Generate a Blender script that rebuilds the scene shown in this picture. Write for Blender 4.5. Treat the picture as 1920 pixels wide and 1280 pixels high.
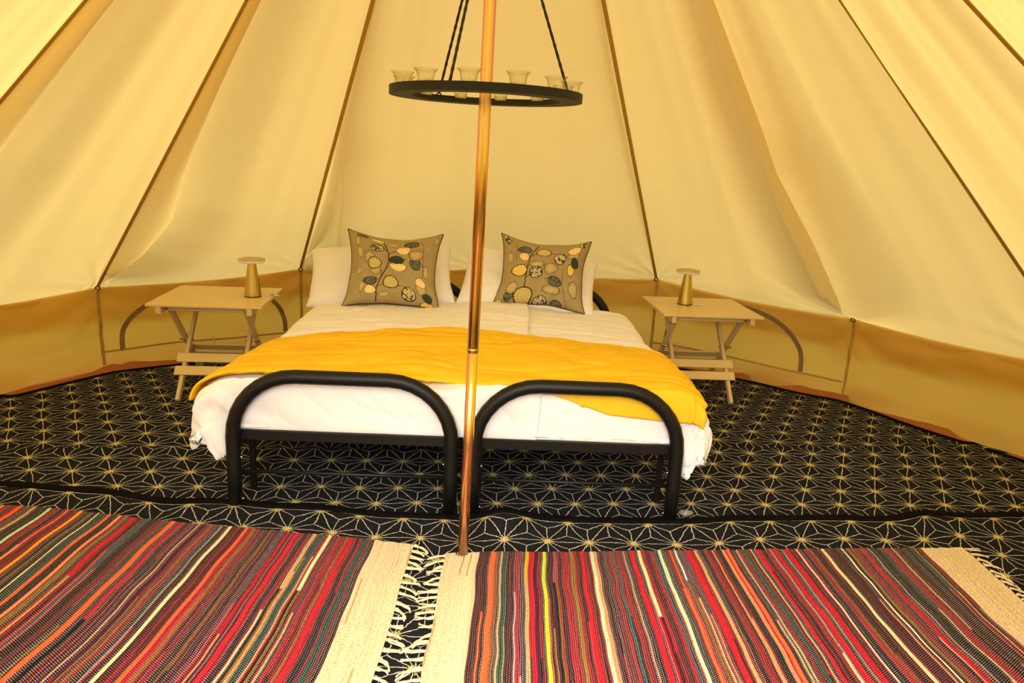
import bpy, math, random
import numpy as np
from mathutils import Vector, Matrix, noise
rnd = random.Random(7)
for o in list(bpy.data.objects): bpy.data.objects.remove(o)
sc = bpy.context.scene
COL = sc.collection
PI = math.pi
R = math.radians

# ------------------------------------------------------------------ camera
cam = bpy.data.objects.new('camera', bpy.data.cameras.new('camera'))
COL.objects.link(cam); sc.camera = cam
cam.data.sensor_fit = 'HORIZONTAL'; cam.data.sensor_width = 36.0
cam.data.lens = 36.0 * 1387 / 1920
cam.data.clip_start = 0.02; cam.data.clip_end = 300
cam.matrix_world = Matrix.Translation((0, 0, 1.4)) @ Matrix.Rotation(R(76), 4, 'X') @ Matrix.Rotation(R(2.8), 4, 'Z')

# ------------------------------------------------------------------ light
w = bpy.data.worlds.new('sky'); sc.world = w; w.use_nodes = True
bg = w.node_tree.nodes['Background']
bg.inputs[0].default_value = (0.97, 0.95, 1.0, 1); bg.inputs[1].default_value = 0.88
sun = bpy.data.objects.new('sun', bpy.data.lights.new('sun', 'SUN')); COL.objects.link(sun)
sun.data.energy = 9.0; sun.data.angle = R(70); sun.data.color = (1.0, 0.95, 0.86)
sun.rotation_euler = (R(46), 0, R(-6))       # high, from behind the camera
sc.view_settings.view_transform = 'Standard'; sc.view_settings.look = 'None'
sc.view_settings.exposure = 0.0; sc.view_settings.gamma = 1.0
sc.view_settings.use_curve_mapping = False
sc.cycles.max_bounces = 14; sc.cycles.diffuse_bounces = 10; sc.cycles.transmission_bounces = 10
sc.cycles.transparent_max_bounces = 12; sc.cycles.use_denoising = True
sc.cycles.caustics_reflective = False; sc.cycles.caustics_refractive = False

# ------------------------------------------------------------------ helpers
def tag(o, label=None, cat=None, group=None, kind=None):
    if label: o['label'] = label
    if cat: o['category'] = cat
    if group: o['group'] = group
    if kind: o['kind'] = kind
    return o
def empty(name, loc=(0, 0, 0), rz=0.0, parent=None):
    o = bpy.data.objects.new(name, None); COL.objects.link(o)
    o.empty_display_size = .05
    o.location = loc; o.rotation_euler = (0, 0, rz)
    if parent: o.parent = parent
    return o
class MB:
    """collects vertices and faces of one mesh"""
    def __init__(s): s.v = []; s.f = []
    def add(s, vs, fs):
        n = len(s.v); s.v += [tuple(map(float, p)) for p in vs]; s.f += [tuple(i + n for i in f) for f in fs]
        return s
    def box(s, c, d, M=None, bev=0.0):
        x, y, z = d[0] / 2, d[1] / 2, d[2] / 2
        if bev <= 0:
            vs = [(i * x, j * y, k * z) for k in (-1, 1) for j in (-1, 1) for i in (-1, 1)]
            fs = [(0, 2, 3, 1), (4, 5, 7, 6), (0, 1, 5, 4), (2, 6, 7, 3), (0, 4, 6, 2), (1, 3, 7, 5)]
        else:                                   # box with chamfered long edges (along its longest side)
            ax = max(range(3), key=lambda i: d[i]); b = bev
            o = [i for i in range(3) if i != ax]; h = (x, y, z)
            ring = [(h[o[0]] - b, -h[o[1]]), (h[o[0]], -h[o[1]] + b), (h[o[0]], h[o[1]] - b), (h[o[0]] - b, h[o[1]]),
                    (-h[o[0]] + b, h[o[1]]), (-h[o[0]], h[o[1]] - b), (-h[o[0]], -h[o[1]] + b), (-h[o[0]] + b, -h[o[1]])]
            vs = []
            for e in (-1, 1):
                for p in ring:
                    q = [0, 0, 0]; q[ax] = e * h[ax]; q[o[0]] = p[0]; q[o[1]] = p[1]; vs.append(q)
            fs = [tuple(range(7, -1, -1)), tuple(range(8, 16))] + [(i, (i + 1) % 8, 8 + (i + 1) % 8, 8 + i) for i in range(8)]
            if ax == 1: fs = [tuple(reversed(f)) for f in fs]
        M = M or Matrix.Identity(4)
        c = Vector(c)
        return s.add([(M @ Vector(p)) + c for p in vs], fs)
    def beam(s, a, b, w_, t, up=(0, 0, 1), bev=0.003):
        a = Vector(a); b = Vector(b); d = b - a; L = d.length; d.normalize()
        u = Vector(up); sx = d.cross(u)
        if sx.length < 1e-4: sx = d.cross(Vector((0, 1, 0)))
        sx.normalize(); uu = sx.cross(d).normalized()
        M = Matrix((sx, d, uu)).transposed().to_4x4()
        return s.box((a + b) / 2, (w_, L, t), M, bev)
    def tube(s, pts, r, n=10, caps=True, closed=False):
        pts = [Vector(p) for p in pts]; m = len(pts)
        rr = r if hasattr(r, '__len__') else [r] * m
        T = []
        for i in range(m):
            if closed: t = pts[(i + 1) % m] - pts[(i - 1) % m]
            else: t = pts[min(i + 1, m - 1)] - pts[max(i - 1, 0)]
            T.append(t.normalized())
        u = T[0].orthogonal().normalized()
        vs = []
        for i in range(m):
            u = (u - T[i] * u.dot(T[i])).normalized(); v = T[i].cross(u)
            for k in range(n):
                a = 2 * PI * k / n
                vs.append(pts[i] + (u * math.cos(a) + v * math.sin(a)) * rr[i])
        fs = []
        for i in range(m if closed else m - 1):
            j = (i + 1) % m
            for k in range(n):
                fs.append((i * n + k, i * n + (k + 1) % n, j * n + (k + 1) % n, j * n + k))
        if caps and not closed:
            fs.append(tuple(range(n - 1, -1, -1))); fs.append(tuple((m - 1) * n + k for k in range(n)))
        return s.add(vs, fs)
    def lathe(s, prof, n=32, c=(0, 0, 0), closed=False):
        vs = []; m = len(prof)
        for (r, z) in prof:
            for k in range(n):
                a = 2 * PI * k / n
                vs.append((c[0] + r * math.cos(a), c[1] + r * math.sin(a), c[2] + z))
        fs = []
        for i in range(m if closed else m - 1):
            j = (i + 1) % m
            for k in range(n):
                fs.append((i * n + k, i * n + (k + 1) % n, j * n + (k + 1) % n, j * n + k))
        return s.add(vs, fs)
    def build(s, name, m, parent=None, smooth=True, angle=None):
        me = bpy.data.meshes.new(name); me.from_pydata(s.v, [], s.f); me.update()
        if smooth:
            me.polygons.foreach_set('use_smooth', [True] * len(me.polygons))
            if angle is not None: me.set_sharp_from_angle(angle=R(angle))
        if m: me.materials.append(m)
        o = bpy.data.objects.new(name, me); COL.objects.link(o)
        if parent: o.parent = parent
        return o
def grid(name, P, m, parent=None, uv=None, colr=None, closed_u=False):
    """P: array (nu, nv, 3)"""
    P = np.asarray(P, dtype=np.float32); nu, nv = P.shape[:2]
    idx = np.arange(nu * nv).reshape(nu, nv)
    F = np.stack([idx[:-1, :-1], idx[1:, :-1], idx[1:, 1:], idx[:-1, 1:]], -1).reshape(-1, 4)
    me = bpy.data.meshes.new(name)
    me.vertices.add(nu * nv); me.vertices.foreach_set('co', P.reshape(-1))
    me.loops.add(F.size); me.loops.foreach_set('vertex_index', F.reshape(-1).astype(np.int32))
    me.polygons.add(len(F)); me.polygons.foreach_set('loop_start', np.arange(0, F.size, 4, dtype=np.int32))
    me.polygons.foreach_set('loop_total', np.full(len(F), 4, dtype=np.int32))
    me.polygons.foreach_set('use_smooth', np.ones(len(F), dtype=bool))
    if uv is not None:
        l = me.uv_layers.new(name='UVMap'); U = np.asarray(uv, dtype=np.float32).reshape(-1, 2)[F.reshape(-1)]
        l.data.foreach_set('uv', U.reshape(-1))
    if colr is not None:
        a = me.color_attributes.new('dye', 'FLOAT_COLOR', 'POINT'); a.data.foreach_set('color', np.asarray(colr, dtype=np.float32).reshape(-1))
    me.update(calc_edges=True)
    if m: me.materials.append(m)
    o = bpy.data.objects.new(name, me); COL.objects.link(o)
    if parent: o.parent = parent
    return o
def nz(x, y, z=0.0): return noise.noise(Vector((x, y, z)))
def smooth(x, a, b):
    t = min(1.0, max(0.0, (x - a) / (b - a))); return t * t * (3 - 2 * t)
def lerp(a, b, t): return a + (b - a) * t
def srgb(r, g, b):
    f = lambda c: (c / 255 / 12.92) if c / 255 <= .04045 else ((c / 255 + .055) / 1.055) ** 2.4
    return (f(r), f(g), f(b), 1)

# ------------------------------------------------------------------ materials
def mat(name):
    m = bpy.data.materials.new(name); m.use_nodes = True
    nt = m.node_tree
    return m, nt, nt.nodes['Principled BSDF'], nt.nodes['Material Output']
def simple(name, col, rough=.6, metal=0.0, var=0.06, scale=40, bump=0.0, bscale=200, **kw):
    m, nt, p, out = mat(name)
    p.inputs['Roughness'].default_value = rough; p.inputs['Metallic'].default_value = metal
    tc = nt.nodes.new('ShaderNodeTexCoord'); n = nt.nodes.new('ShaderNodeTexNoise')
    n.inputs['Scale'].default_value = scale; n.inputs['Detail'].default_value = 3
    nt.links.new(tc.outputs['Object'], n.inputs['Vector'])
    r = nt.nodes.new('ShaderNodeMapRange'); r.inputs[3].default_value = 1 - var; r.inputs[4].default_value = 1 + var
    nt.links.new(n.outputs[0], r.inputs[0])
    mx = nt.nodes.new('ShaderNodeVectorMath'); mx.operation = 'SCALE'; mx.inputs[0].default_value = col[:3]
    nt.links.new(r.outputs[0], mx.inputs['Scale']); nt.links.new(mx.outputs[0], p.inputs['Base Color'])
    if bump:
        b = nt.nodes.new('ShaderNodeBump'); b.inputs['Strength'].default_value = bump; b.inputs['Distance'].default_value = .002
        n2 = nt.nodes.new('ShaderNodeTexNoise'); n2.inputs['Scale'].default_value = bscale
        nt.links.new(tc.outputs['Object'], n2.inputs['Vector']); nt.links.new(n2.outputs[0], b.inputs['Height']); nt.links.new(b.outputs[0], p.inputs['Normal'])
    for k, v in kw.items(): p.inputs[k.replace('_', ' ')].default_value = v
    return m
def cloth(name, col, trans, tfac=.5, weave=900, bump=.15):
    """thin cloth: diffuse on the face, translucent for the light behind it"""
    m, nt, p, out = mat(name)
    tc = nt.nodes.new('ShaderNodeTexCoord')
    mp = nt.nodes.new('ShaderNodeMapping'); mp.inputs['Scale'].default_value = (1, 1, 12)
    n = nt.nodes.new('ShaderNodeTexNoise'); n.inputs['Scale'].default_value = 6; n.inputs['Detail'].default_value = 6
    n.inputs['Roughness'].default_value = .65
    nt.links.new(tc.outputs['Object'], mp.inputs[0]); nt.links.new(mp.outputs[0], n.inputs['Vector'])
    r = nt.nodes.new('ShaderNodeMapRange'); r.inputs[1].default_value = .25; r.inputs[2].default_value = .75
    r.inputs[3].default_value = .985; r.inputs[4].default_value = 1.015
    nt.links.new(n.outputs[0], r.inputs[0])
    def sc_(c):
        v = nt.nodes.new('ShaderNodeVectorMath'); v.operation = 'SCALE'; v.inputs[0].default_value = c[:3]
        nt.links.new(r.outputs[0], v.inputs['Scale']); return v.outputs[0]
    d = nt.nodes.new('ShaderNodeBsdfDiffuse'); t = nt.nodes.new('ShaderNodeBsdfTranslucent'); mx = nt.nodes.new('ShaderNodeMixShader')
    nt.links.new(sc_(col), d.inputs[0]); nt.links.new(sc_(trans), t.inputs[0]); mx.inputs[0].default_value = tfac
    n2 = nt.nodes.new('ShaderNodeTexNoise'); n2.inputs['Scale'].default_value = weave; nt.links.new(tc.outputs['Object'], n2.inputs['Vector'])
    b = nt.nodes.new('ShaderNodeBump'); b.inputs['Strength'].default_value = bump; b.inputs['Distance'].default_value = .001
    nt.links.new(n2.outputs[0], b.inputs['Height']); nt.links.new(b.outputs[0], d.inputs['Normal'])
    nt.links.new(d.outputs[0], mx.inputs[1]); nt.links.new(t.outputs[0], mx.inputs[2]); nt.links.new(mx.outputs[0], out.inputs[0])
    nt.nodes.remove(p)
    return m
M = {}
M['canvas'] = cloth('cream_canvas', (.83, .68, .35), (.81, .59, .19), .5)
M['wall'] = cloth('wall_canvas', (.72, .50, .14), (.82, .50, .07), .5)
M['tape'] = cloth('seam_webbing', (.58, .38, .09), (.45, .27, .04), .3)
M['vent'] = cloth('vent_tape', (.36, .24, .12), (.45, .28, .12), .35)
M['cordm'] = simple('tan_cord', (.62, .45, .16), .8)
M['toggle'] = simple('brown_toggle', (.10, .05, .03), .45)
M['terra'] = simple('terracotta_groundsheet', (.36, .13, .035), .95, var=.2, scale=5, Specular_IOR_Level=.1)
M['grass'] = simple('grass_ground', (.20, .20, .08), .9, var=.3, scale=3)
M['sheet'] = simple('white_cotton', (.83, .81, .80), .85, var=.01, scale=8, bump=.12, bscale=500, Sheen_Weight=.15)
M['throw'] = simple('mustard_fleece', (.84, .51, .025), .9, var=.13, scale=6, bump=.25, bscale=700, Specular_IOR_Level=.05)
M['black'] = simple('black_metal', (.004, .004, .003), .45, var=.1, Specular_IOR_Level=.3)
M['iron'] = simple('dark_iron', (.011, .010, .006), .6, var=.1, Specular_IOR_Level=.3)
M['rope'] = simple('black_rope', (.02, .016, .014), .85, bump=.6, bscale=900)
M['mattress'] = simple('mattress_ticking', (.6, .58, .54), .9)
M['wood'] = simple('pale_painted_wood', (.72, .54, .23), .38, var=.05, scale=12)
M['woodleg'] = simple('pale_painted_wood_legs', (.64, .48, .24), .45, var=.05, scale=12)
M['brass'] = simple('brushed_brass', (.56, .42, .11), .28, 1.0, var=.04)
M['bolt'] = simple('bright_steel_bolt', (.85, .85, .88), .15, 1.0)
M['binding'] = simple('black_binding', (.004, .004, .004), 1, bump=.4, bscale=800, Specular_IOR_Level=.05)
M['piping'] = simple('brown_piping', (.07, .025, .012), .8)
M['wax'] = simple('ivory_wax', (.85, .78, .50), .5, Subsurface_Weight=.2)
M['cable'] = simple('white_cable', (.8, .74, .6), .4)
M['fringe'] = simple('cream_fringe_cotton', (.74, .60, .36), .9, var=.12, scale=60)
M['dark'] = simple('black_plastic', (.012, .012, .012), .4)
def glassm(name, col, rough=0.0, ior=1.45):
    m, nt, p, out = mat(name)
    p.inputs['Base Color'].default_value = col; p.inputs['Transmission Weight'].default_value = 1; p.inputs['Roughness'].default_value = rough
    p.inputs['IOR'].default_value = ior
    return m
def thinglass(name, tint, gl=.5, ior=1.5, haze=0.0):
    m, nt, p, out = mat(name); nt.nodes.remove(p)
    t = nt.nodes.new('ShaderNodeBsdfTransparent'); t.inputs[0].default_value = tint
    g_ = nt.nodes.new('ShaderNodeBsdfGlossy'); g_.inputs['Roughness'].default_value = .06
    lw = nt.nodes.new('ShaderNodeLayerWeight'); lw.inputs[0].default_value = .35
    pw = nt.nodes.new('ShaderNodeMath'); pw.operation = 'POWER'; nt.links.new(lw.outputs['Facing'], pw.inputs[0]); pw.inputs[1].default_value = 3.0
    fr = nt.nodes.new('ShaderNodeMath'); fr.operation = 'MULTIPLY_ADD'; nt.links.new(pw.outputs[0], fr.inputs[0]); fr.inputs[1].default_value = .45; fr.inputs[2].default_value = .03
    ed = nt.nodes.new('ShaderNodeMix'); ed.data_type = 'RGBA'; nt.links.new(pw.outputs[0], ed.inputs['Factor'])
    ed.inputs['A'].default_value = tint; ed.inputs['B'].default_value = (tint[0] * .5, tint[1] * .44, tint[2] * .32, 1)
    nt.links.new(ed.outputs['Result'], t.inputs[0])
    mx = nt.nodes.new('ShaderNodeMixShader'); nt.links.new(fr.outputs[0], mx.inputs[0]); nt.links.new(t.outputs[0], mx.inputs[1]); nt.links.new(g_.outputs[0], mx.inputs[2])
    if haze:
        d = nt.nodes.new('ShaderNodeBsdfDiffuse'); d.inputs[0].default_value = (.9, .86, .76, 1); m2 = nt.nodes.new('ShaderNodeMixShader'); m2.inputs[0].default_value = haze
        nt.links.new(mx.outputs[0], m2.inputs[1]); nt.links.new(d.outputs[0], m2.inputs[2]); mx = m2
    nt.links.new(mx.outputs[0], out.inputs[0]); return m
M['glass'] = thinglass('clear_glass', (.97, .96, .92, 1))
M['acrylic'] = thinglass('frosted_acrylic', (.96, .94, .90, 1), haze=.8)
M['plastic'] = thinglass('clear_plastic', (.95, .93, .88, 1), haze=.12)

# attribute-coloured prints
def dyed(name, rough=.9, bump=.15, bscale=500):
    m, nt, p, out = mat(name)
    a = nt.nodes.new('ShaderNodeAttribute'); a.attribute_name = 'dye'
    tc = nt.nodes.new('ShaderNodeTexCoord')
    n = nt.nodes.new('ShaderNodeTexNoise'); n.inputs['Scale'].default_value = bscale
    nt.links.new(tc.outputs['Object'], n.inputs['Vector'])
    b = nt.nodes.new('ShaderNodeBump'); b.inputs['Strength'].default_value = bump; b.inputs['Distance'].default_value = .001
    nt.links.new(n.outputs[0], b.inputs['Height']); nt.links.new(b.outputs[0], p.inputs['Normal'])
    nt.links.new(a.outputs['Color'], p.inputs['Base Color']); p.inputs['Roughness'].default_value = rough
    p.inputs['Specular IOR Level'].default_value = .2
    return m
M['print'] = dyed('printed_linen')

def rugmat():
    m, nt, p, out = mat('woven_rag')
    N = nt.nodes; L = nt.links
    a = N.new('ShaderNodeAttribute'); a.attribute_name = 'dye'
    uv = N.new('ShaderNodeUVMap'); s = N.new('ShaderNodeSeparateXYZ'); L.new(uv.outputs[0], s.inputs[0])
    def mth(op, x, y=None, z=None):
        k = N.new('ShaderNodeMath'); k.operation = op
        for i, q in enumerate((x, y, z)):
            if q is None: continue
            if isinstance(q, (int, float)): k.inputs[i].default_value = q
            else: L.new(q, k.inputs[i])
        return k.outputs[0]
    u = mth('FRACT', s.outputs[0]); v = mth('FRACT', s.outputs[1])
    du = mth('ABSOLUTE', mth('SUBTRACT', u, .5)); dv = mth('ABSOLUTE', mth('SUBTRACT', v, .5))
    mu = mth('LESS_THAN', du, .15); mv = mth('LESS_THAN', dv, .27)
    mask = mth('MULTIPLY', mu, mv)
    fac = mth('MULTIPLY', mask, a.outputs['Alpha'])
    mx = N.new('ShaderNodeMix'); mx.data_type = 'RGBA'
    L.new(fac, mx.inputs['Factor']); L.new(a.outputs['Color'], mx.inputs['A']); mx.inputs['B'].default_value = (.72, .66, .60, 1)
    # rag fibre mottling
    tc = N.new('ShaderNodeTexCoord'); n = N.new('ShaderNodeTexNoise'); n.inputs['Scale'].default_value = 170; n.inputs['Detail'].default_value = 4
    L.new(tc.outputs['Object'], n.inputs['Vector'])
    r = N.new('ShaderNodeMapRange'); r.inputs[1].default_value = .3; r.inputs[2].default_value = .7; r.inputs[3].default_value = .62; r.inputs[4].default_value = 1.3
    L.new(n.outputs[0], r.inputs[0])
    sv = N.new('ShaderNodeVectorMath'); sv.operation = 'SCALE'; L.new(mx.outputs['Result'], sv.inputs[0]); L.new(r.outputs[0], sv.inputs['Scale'])
    L.new(sv.outputs[0], p.inputs['Base Color']); p.inputs['Roughness'].default_value = .9; p.inputs['Specular IOR Level'].default_value = .15
    h = mth('SUBTRACT', n.outputs[0], mth('MULTIPLY', mask, .8))
    b = N.new('ShaderNodeBump'); b.inputs['Strength'].default_value = .7; b.inputs['Distance'].default_value = .0015
    L.new(h, b.inputs['Height']); L.new(b.outputs[0], p.inputs['Normal'])
    return m
M['rag'] = rugmat()

def carpetmat():
    """hemp-leaf star lattice: lattice lines plus the spokes from each vertex to the triangle centres"""
    m, nt, p, out = mat('star_lattice_carpet')
    N = nt.nodes; L = nt.links
    uv = N.new('ShaderNodeUVMap')
    # rope-like waviness of the woven lines
    n1 = N.new('ShaderNodeTexNoise'); n1.inputs['Scale'].default_value = 75; n1.inputs['Detail'].default_value = 1; L.new(uv.outputs[0], n1.inputs['Vector'])
    c1 = N.new('ShaderNodeVectorMath'); c1.operation = 'SUBTRACT'; L.new(n1.outputs['Color'], c1.inputs[0]); c1.inputs[1].default_value = (.5, .5, .5)
    s1 = N.new('ShaderNodeVectorMath'); s1.operation = 'SCALE'; L.new(c1.outputs[0], s1.inputs[0]); s1.inputs['Scale'].default_value = .009
    n0 = N.new('ShaderNodeTexNoise'); n0.inputs['Scale'].default_value = 4.5; L.new(uv.outputs[0], n0.inputs['Vector'])
    c0 = N.new('ShaderNodeVectorMath'); c0.operation = 'SUBTRACT'; L.new(n0.outputs['Color'], c0.inputs[0]); c0.inputs[1].default_value = (.5, .5, .5)
    s0 = N.new('ShaderNodeVectorMath'); s0.operation = 'SCALE'; L.new(c0.outputs[0], s0.inputs[0]); s0.inputs['Scale'].default_value = .035
    a1 = N.new('ShaderNodeVectorMath'); a1.operation = 'ADD'; L.new(uv.outputs[0], a1.inputs[0]); L.new(s1.outputs[0], a1.inputs[1])
    a2 = N.new('ShaderNodeVectorMath'); a2.operation = 'ADD'; L.new(a1.outputs[0], a2.inputs[0]); L.new(s0.outputs[0], a2.inputs[1])
    P = a2.outputs[0]
    def mth(op, x, y=None, z=None):
        k = N.new('ShaderNodeMath'); k.operation = op
        for i, q in enumerate((x, y, z)):
            if q is None: continue
            if isinstance(q, (int, float)): k.inputs[i].default_value = q
            else: L.new(q, k.inputs[i])
        return k.outputs[0]
    A = .164; H = A * math.sqrt(3) / 2
    fs = []
    for ang in (90, 210, 330):
        d = N.new('ShaderNodeVectorMath'); d.operation = 'DOT_PRODUCT'; L.new(P, d.inputs[0])
        d.inputs[1].default_value = (math.cos(R(ang)) / H, math.sin(R(ang)) / H, 0)
        fs.append(mth('FRACT', mth('ADD', d.outputs['Value'], 1000.0)))
    sm = mth('ADD', mth('ADD', fs[0], fs[1]), fs[2])
    up = mth('GREATER_THAN', sm, 1.5)
    bs = [mth('ABSOLUTE', mth('SUBTRACT', f, up)) for f in fs]
    mn = mth('MINIMUM', mth('MINIMUM', bs[0], bs[1]), bs[2]); mxx = mth('MAXIMUM', mth('MAXIMUM', bs[0], bs[1]), bs[2])
    mid = mth('SUBTRACT', mth('SUBTRACT', 1.0, mn), mxx)
    # how steep along the line the threads break (stitched look)
    st = N.new('ShaderNodeTexNoise'); st.inputs['Scale'].default_value = 190; L.new(uv.outputs[0], st.inputs['Vector'])
    wdt = mth('MULTIPLY_ADD', st.outputs[0], .0026, .0002)
    e1 = mth('LESS_THAN', mth('MULTIPLY', mn, H), wdt)
    e2 = mth('LESS_THAN', mth('MULTIPLY', mth('SUBTRACT', mid, mn), A / 2), wdt)
    line = mth('MAXIMUM', e1, e2)
    # knot: a wide ragged yellow patch on the vertex; distance measured in the undistorted lattice
    vx = mth('MULTIPLY', mth('SUBTRACT', 1.0, mxx), H)
    kn = N.new('ShaderNodeTexNoise'); kn.inputs['Scale'].default_value = 1
    mp = N.new('ShaderNodeMapping'); mp.inputs['Scale'].default_value = (260, 70, 1); L.new(uv.outputs[0], mp.inputs[0]); L.new(mp.outputs[0], kn.inputs['Vector'])
    kr = mth('MULTIPLY_ADD', kn.outputs[0], .085, -.030)
    knot = mth('LESS_THAN', vx, kr)
    yel = mth('LESS_THAN', vx, .028)
    c = N.new('ShaderNodeMix'); c.data_type = 'RGBA'; L.new(yel, c.inputs['Factor'])
    c.inputs['A'].default_value = (.52, .50, .50, 1); c.inputs['B'].default_value = (.52, .43, .20, 1)
    mask = mth('MAXIMUM', line, knot)
    # black ground with a fine rib
    wv = N.new('ShaderNodeTexNoise'); wv.inputs['Scale'].default_value = 260; L.new(uv.outputs[0], wv.inputs['Vector'])
    g = N.new('ShaderNodeMix'); g.data_type = 'RGBA'; L.new(wv.outputs[0], g.inputs['Factor'])
    g.inputs['A'].default_value = (.002, .003, .004, 1); g.inputs['B'].default_value = (.022, .022, .022, 1)
    f = N.new('ShaderNodeMix'); f.data_type = 'RGBA'; L.new(mask, f.inputs['Factor']); L.new(g.outputs['Result'], f.inputs['A']); L.new(c.outputs['Result'], f.inputs['B'])
    L.new(f.outputs['Result'], p.inputs['Base Color']); p.inputs['Roughness'].default_value = 1; p.inputs['Specular IOR Level'].default_value = .05
    b = N.new('ShaderNodeBump'); b.inputs['Strength'].default_value = .4; b.inputs['Distance'].default_value = .001
    L.new(mth('ADD', mask, wv.outputs[0]), b.inputs['Height']); L.new(b.outputs[0], p.inputs['Normal'])
    return m
M['carpet'] = carpetmat()

def polemat():
    """yellow-passivated steel: metal whose tint drifts round and along the tube"""
    m, nt, p, out = mat('passivated_steel')
    N = nt.nodes; L = nt.links
    tc = N.new('ShaderNodeTexCoord')
    mp = N.new('ShaderNodeMapping'); mp.inputs['Scale'].default_value = (60, 60, .5); L.new(tc.outputs['Object'], mp.inputs[0])
    n = N.new('ShaderNodeTexNoise'); n.inputs['Scale'].default_value = 1; n.inputs['Detail'].default_value = 2; L.new(mp.outputs[0], n.inputs['Vector'])
    cr = N.new('ShaderNodeValToRGB'); L.new(n.outputs[0], cr.inputs[0])
    e = cr.color_ramp.elements
    e[0].position = .30; e[0].color = (.80, .55, .06, 1); e[1].position = .72; e[1].color = (.85, .70, .10, 1)
    for q, c in ((.42, (.85, .38, .08, 1)), (.50, (.72, .36, .38, 1)), (.58, (.85, .45, .10, 1))):
        x = e.new(q); x.color = c
    L.new(cr.outputs[0], p.inputs['Base Color']); p.inputs['Metallic'].default_value = 1; p.inputs['Roughness'].default_value = .23
    return m
M['pole'] = polemat()

# ================================================================== TENT
PX, PY = -.115, 2.365                       # the centre pole
AP = Vector((PX, PY, 3.04))                 # apex of the roof
TR = 3.13                                   # radius of the wall
SEAMS = [(-150, .55), (-136, .55), (-122, .55), (-98, .55), (-74.3, .55), (-50.1, .52), (-26.6, .565), (-3, .58), (21.2, .60), (45.8, .52),
         (69.0, .53), (89.6, .54), (114, .55), (134, .55), (150, .55), (210, .55)]
def eye(k):
    a, z = SEAMS[k]
    return Vector((PX + TR * math.sin(R(a)), PY + TR * math.cos(R(a)), z))
NP = len(SEAMS) - 1
def side_of(k):
    a = (SEAMS[k][0] + SEAMS[k + 1][0]) / 2
    if -140 < a < -30: return 'left'
    if -30 < a < 22: return 'back'
    if 22 < a < 150: return 'right'
    return 'front'
# fold beside a seam: panel -> (which side, depth, [(t, s of the crease)])
FOLDS = {
    5: [('l', .050, [(0, .0), (.30, .03), (.5, .085), (.7, .145), (.82, .20), (.90, .14), (.97, .0), (1, 0)])],     # e1 -> e2, fold right of L1
    4: [('l', .045, [(0, 0), (.25, .035), (.45, .095), (.7, .16), (1, .0)])],                              # L0 -> e1
    6: [('l', .020, [(0, 0), (.4, .02), (.6, .05), (.8, .09), (1, .0)]), ('l', .014, [(0, 0), (.6, .0), (.75, .12), (.9, .16), (1, .0)])],
    9: [('l', .050, [(0, .0), (.35, .012), (.55, .035), (.75, .08), (.9, .07), (1, .0)])],
    8: [('r', .045, [(0, .0), (.3, .02), (.5, .05), (.7, .08), (.9, .05), (1, .0)])],
    10: [('l', .010, [(0, .0), (.35, .02), (.5, .04), (.65, .02), (1, .0)])],
    7: [('r', .012, [(0, 0), (.5, .05), (1, 0)])],
}
def crease(tab, t):
    return float(np.interp(t, [a for a, b in tab], [b for a, b in tab]))
def roof_pt(k, s, t, out=0.0):
    A = eye(k); B = eye(k + 1)
    a = AP.lerp(A, t); b = AP.lerp(B, t)
    p = a.lerp(b, s)
    n = (A - AP).cross(B - AP).normalized()
    if n.z > 0: n = -n                                  # towards the inside, downwards
    W = (b - a).length
    sag = .035 * math.sin(PI * s) * math.sin(PI * min(1, t * 1.02)) * W
    d = sag
    for sd, dep, tab in FOLDS.get(k, []):
        sf = crease(tab, t); x = s if sd == 'l' else 1 - s
        if sf > .004:
            amp = (-2.0 if k in (4, 5) else 2.6) * dep * min(1, sf / .05)
            wst = .010 / max(W, .3)
            # the cloth stands proud just past the crease and sinks back to the seam beside it
            d += amp * smooth(x, sf - wst * .5, sf + wst * .5) * (1 - smooth(x, sf + .05, sf + .40)) - amp * .6 * math.sin(PI * min(1, x / sf)) * (1 if x < sf else 0)
    # general long soft folds
    env = smooth(min(s, 1 - s), 0, .12) * smooth(t, .05, .3) * (1 - smooth(t, .93, 1.0))
    d += env * (.016 * nz(s * 3.1 + 9 * k, t * 1.6, .3) + .010 * nz(s * 7 + 3 * k, t * 1.2 + s * 3, 4.1))
    # gathers fanning out from the eyelets
    for e_, xs in ((A, 1), (B, -1)):
        dv = p - e_; dist = dv.length
        if dist < .75 and dist > 1e-4:
            ax = (B - A).normalized() * xs
            ang = math.acos(max(-1, min(1, dv.dot(ax) / dist)))
            g = {(6, 1): 2.6, (5, 1): .6, (4, -1): .8, (7, -1): .6, (8, -1): .7, (9, 1): .3}.get((k, xs), .5)
            d += .014 * g * math.sin(ang * 15 + k) * math.exp(-dist / .30) * smooth(dist, 0, .10) * smooth(ang, 0.02, .3)
    d *= smooth(min(s, 1 - s), 0, .012) if d < 0 else smooth(min(s, 1 - s), 0, .02)
    p = p + n * d
    # the eave sags a little between the eyelets
    p.z -= (.04 if k == 4 else .022) * math.sin(PI * s) * smooth(t, .8, 1)
    return p - n * out
roof = tag(empty('ceiling'), 'cream canvas roof of the bell tent rising to the centre pole, panels joined by brown seams', 'tent roof', kind='structure')
DOOR = NP - 1                                           # panel with the open doorway, behind the camera
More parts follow.
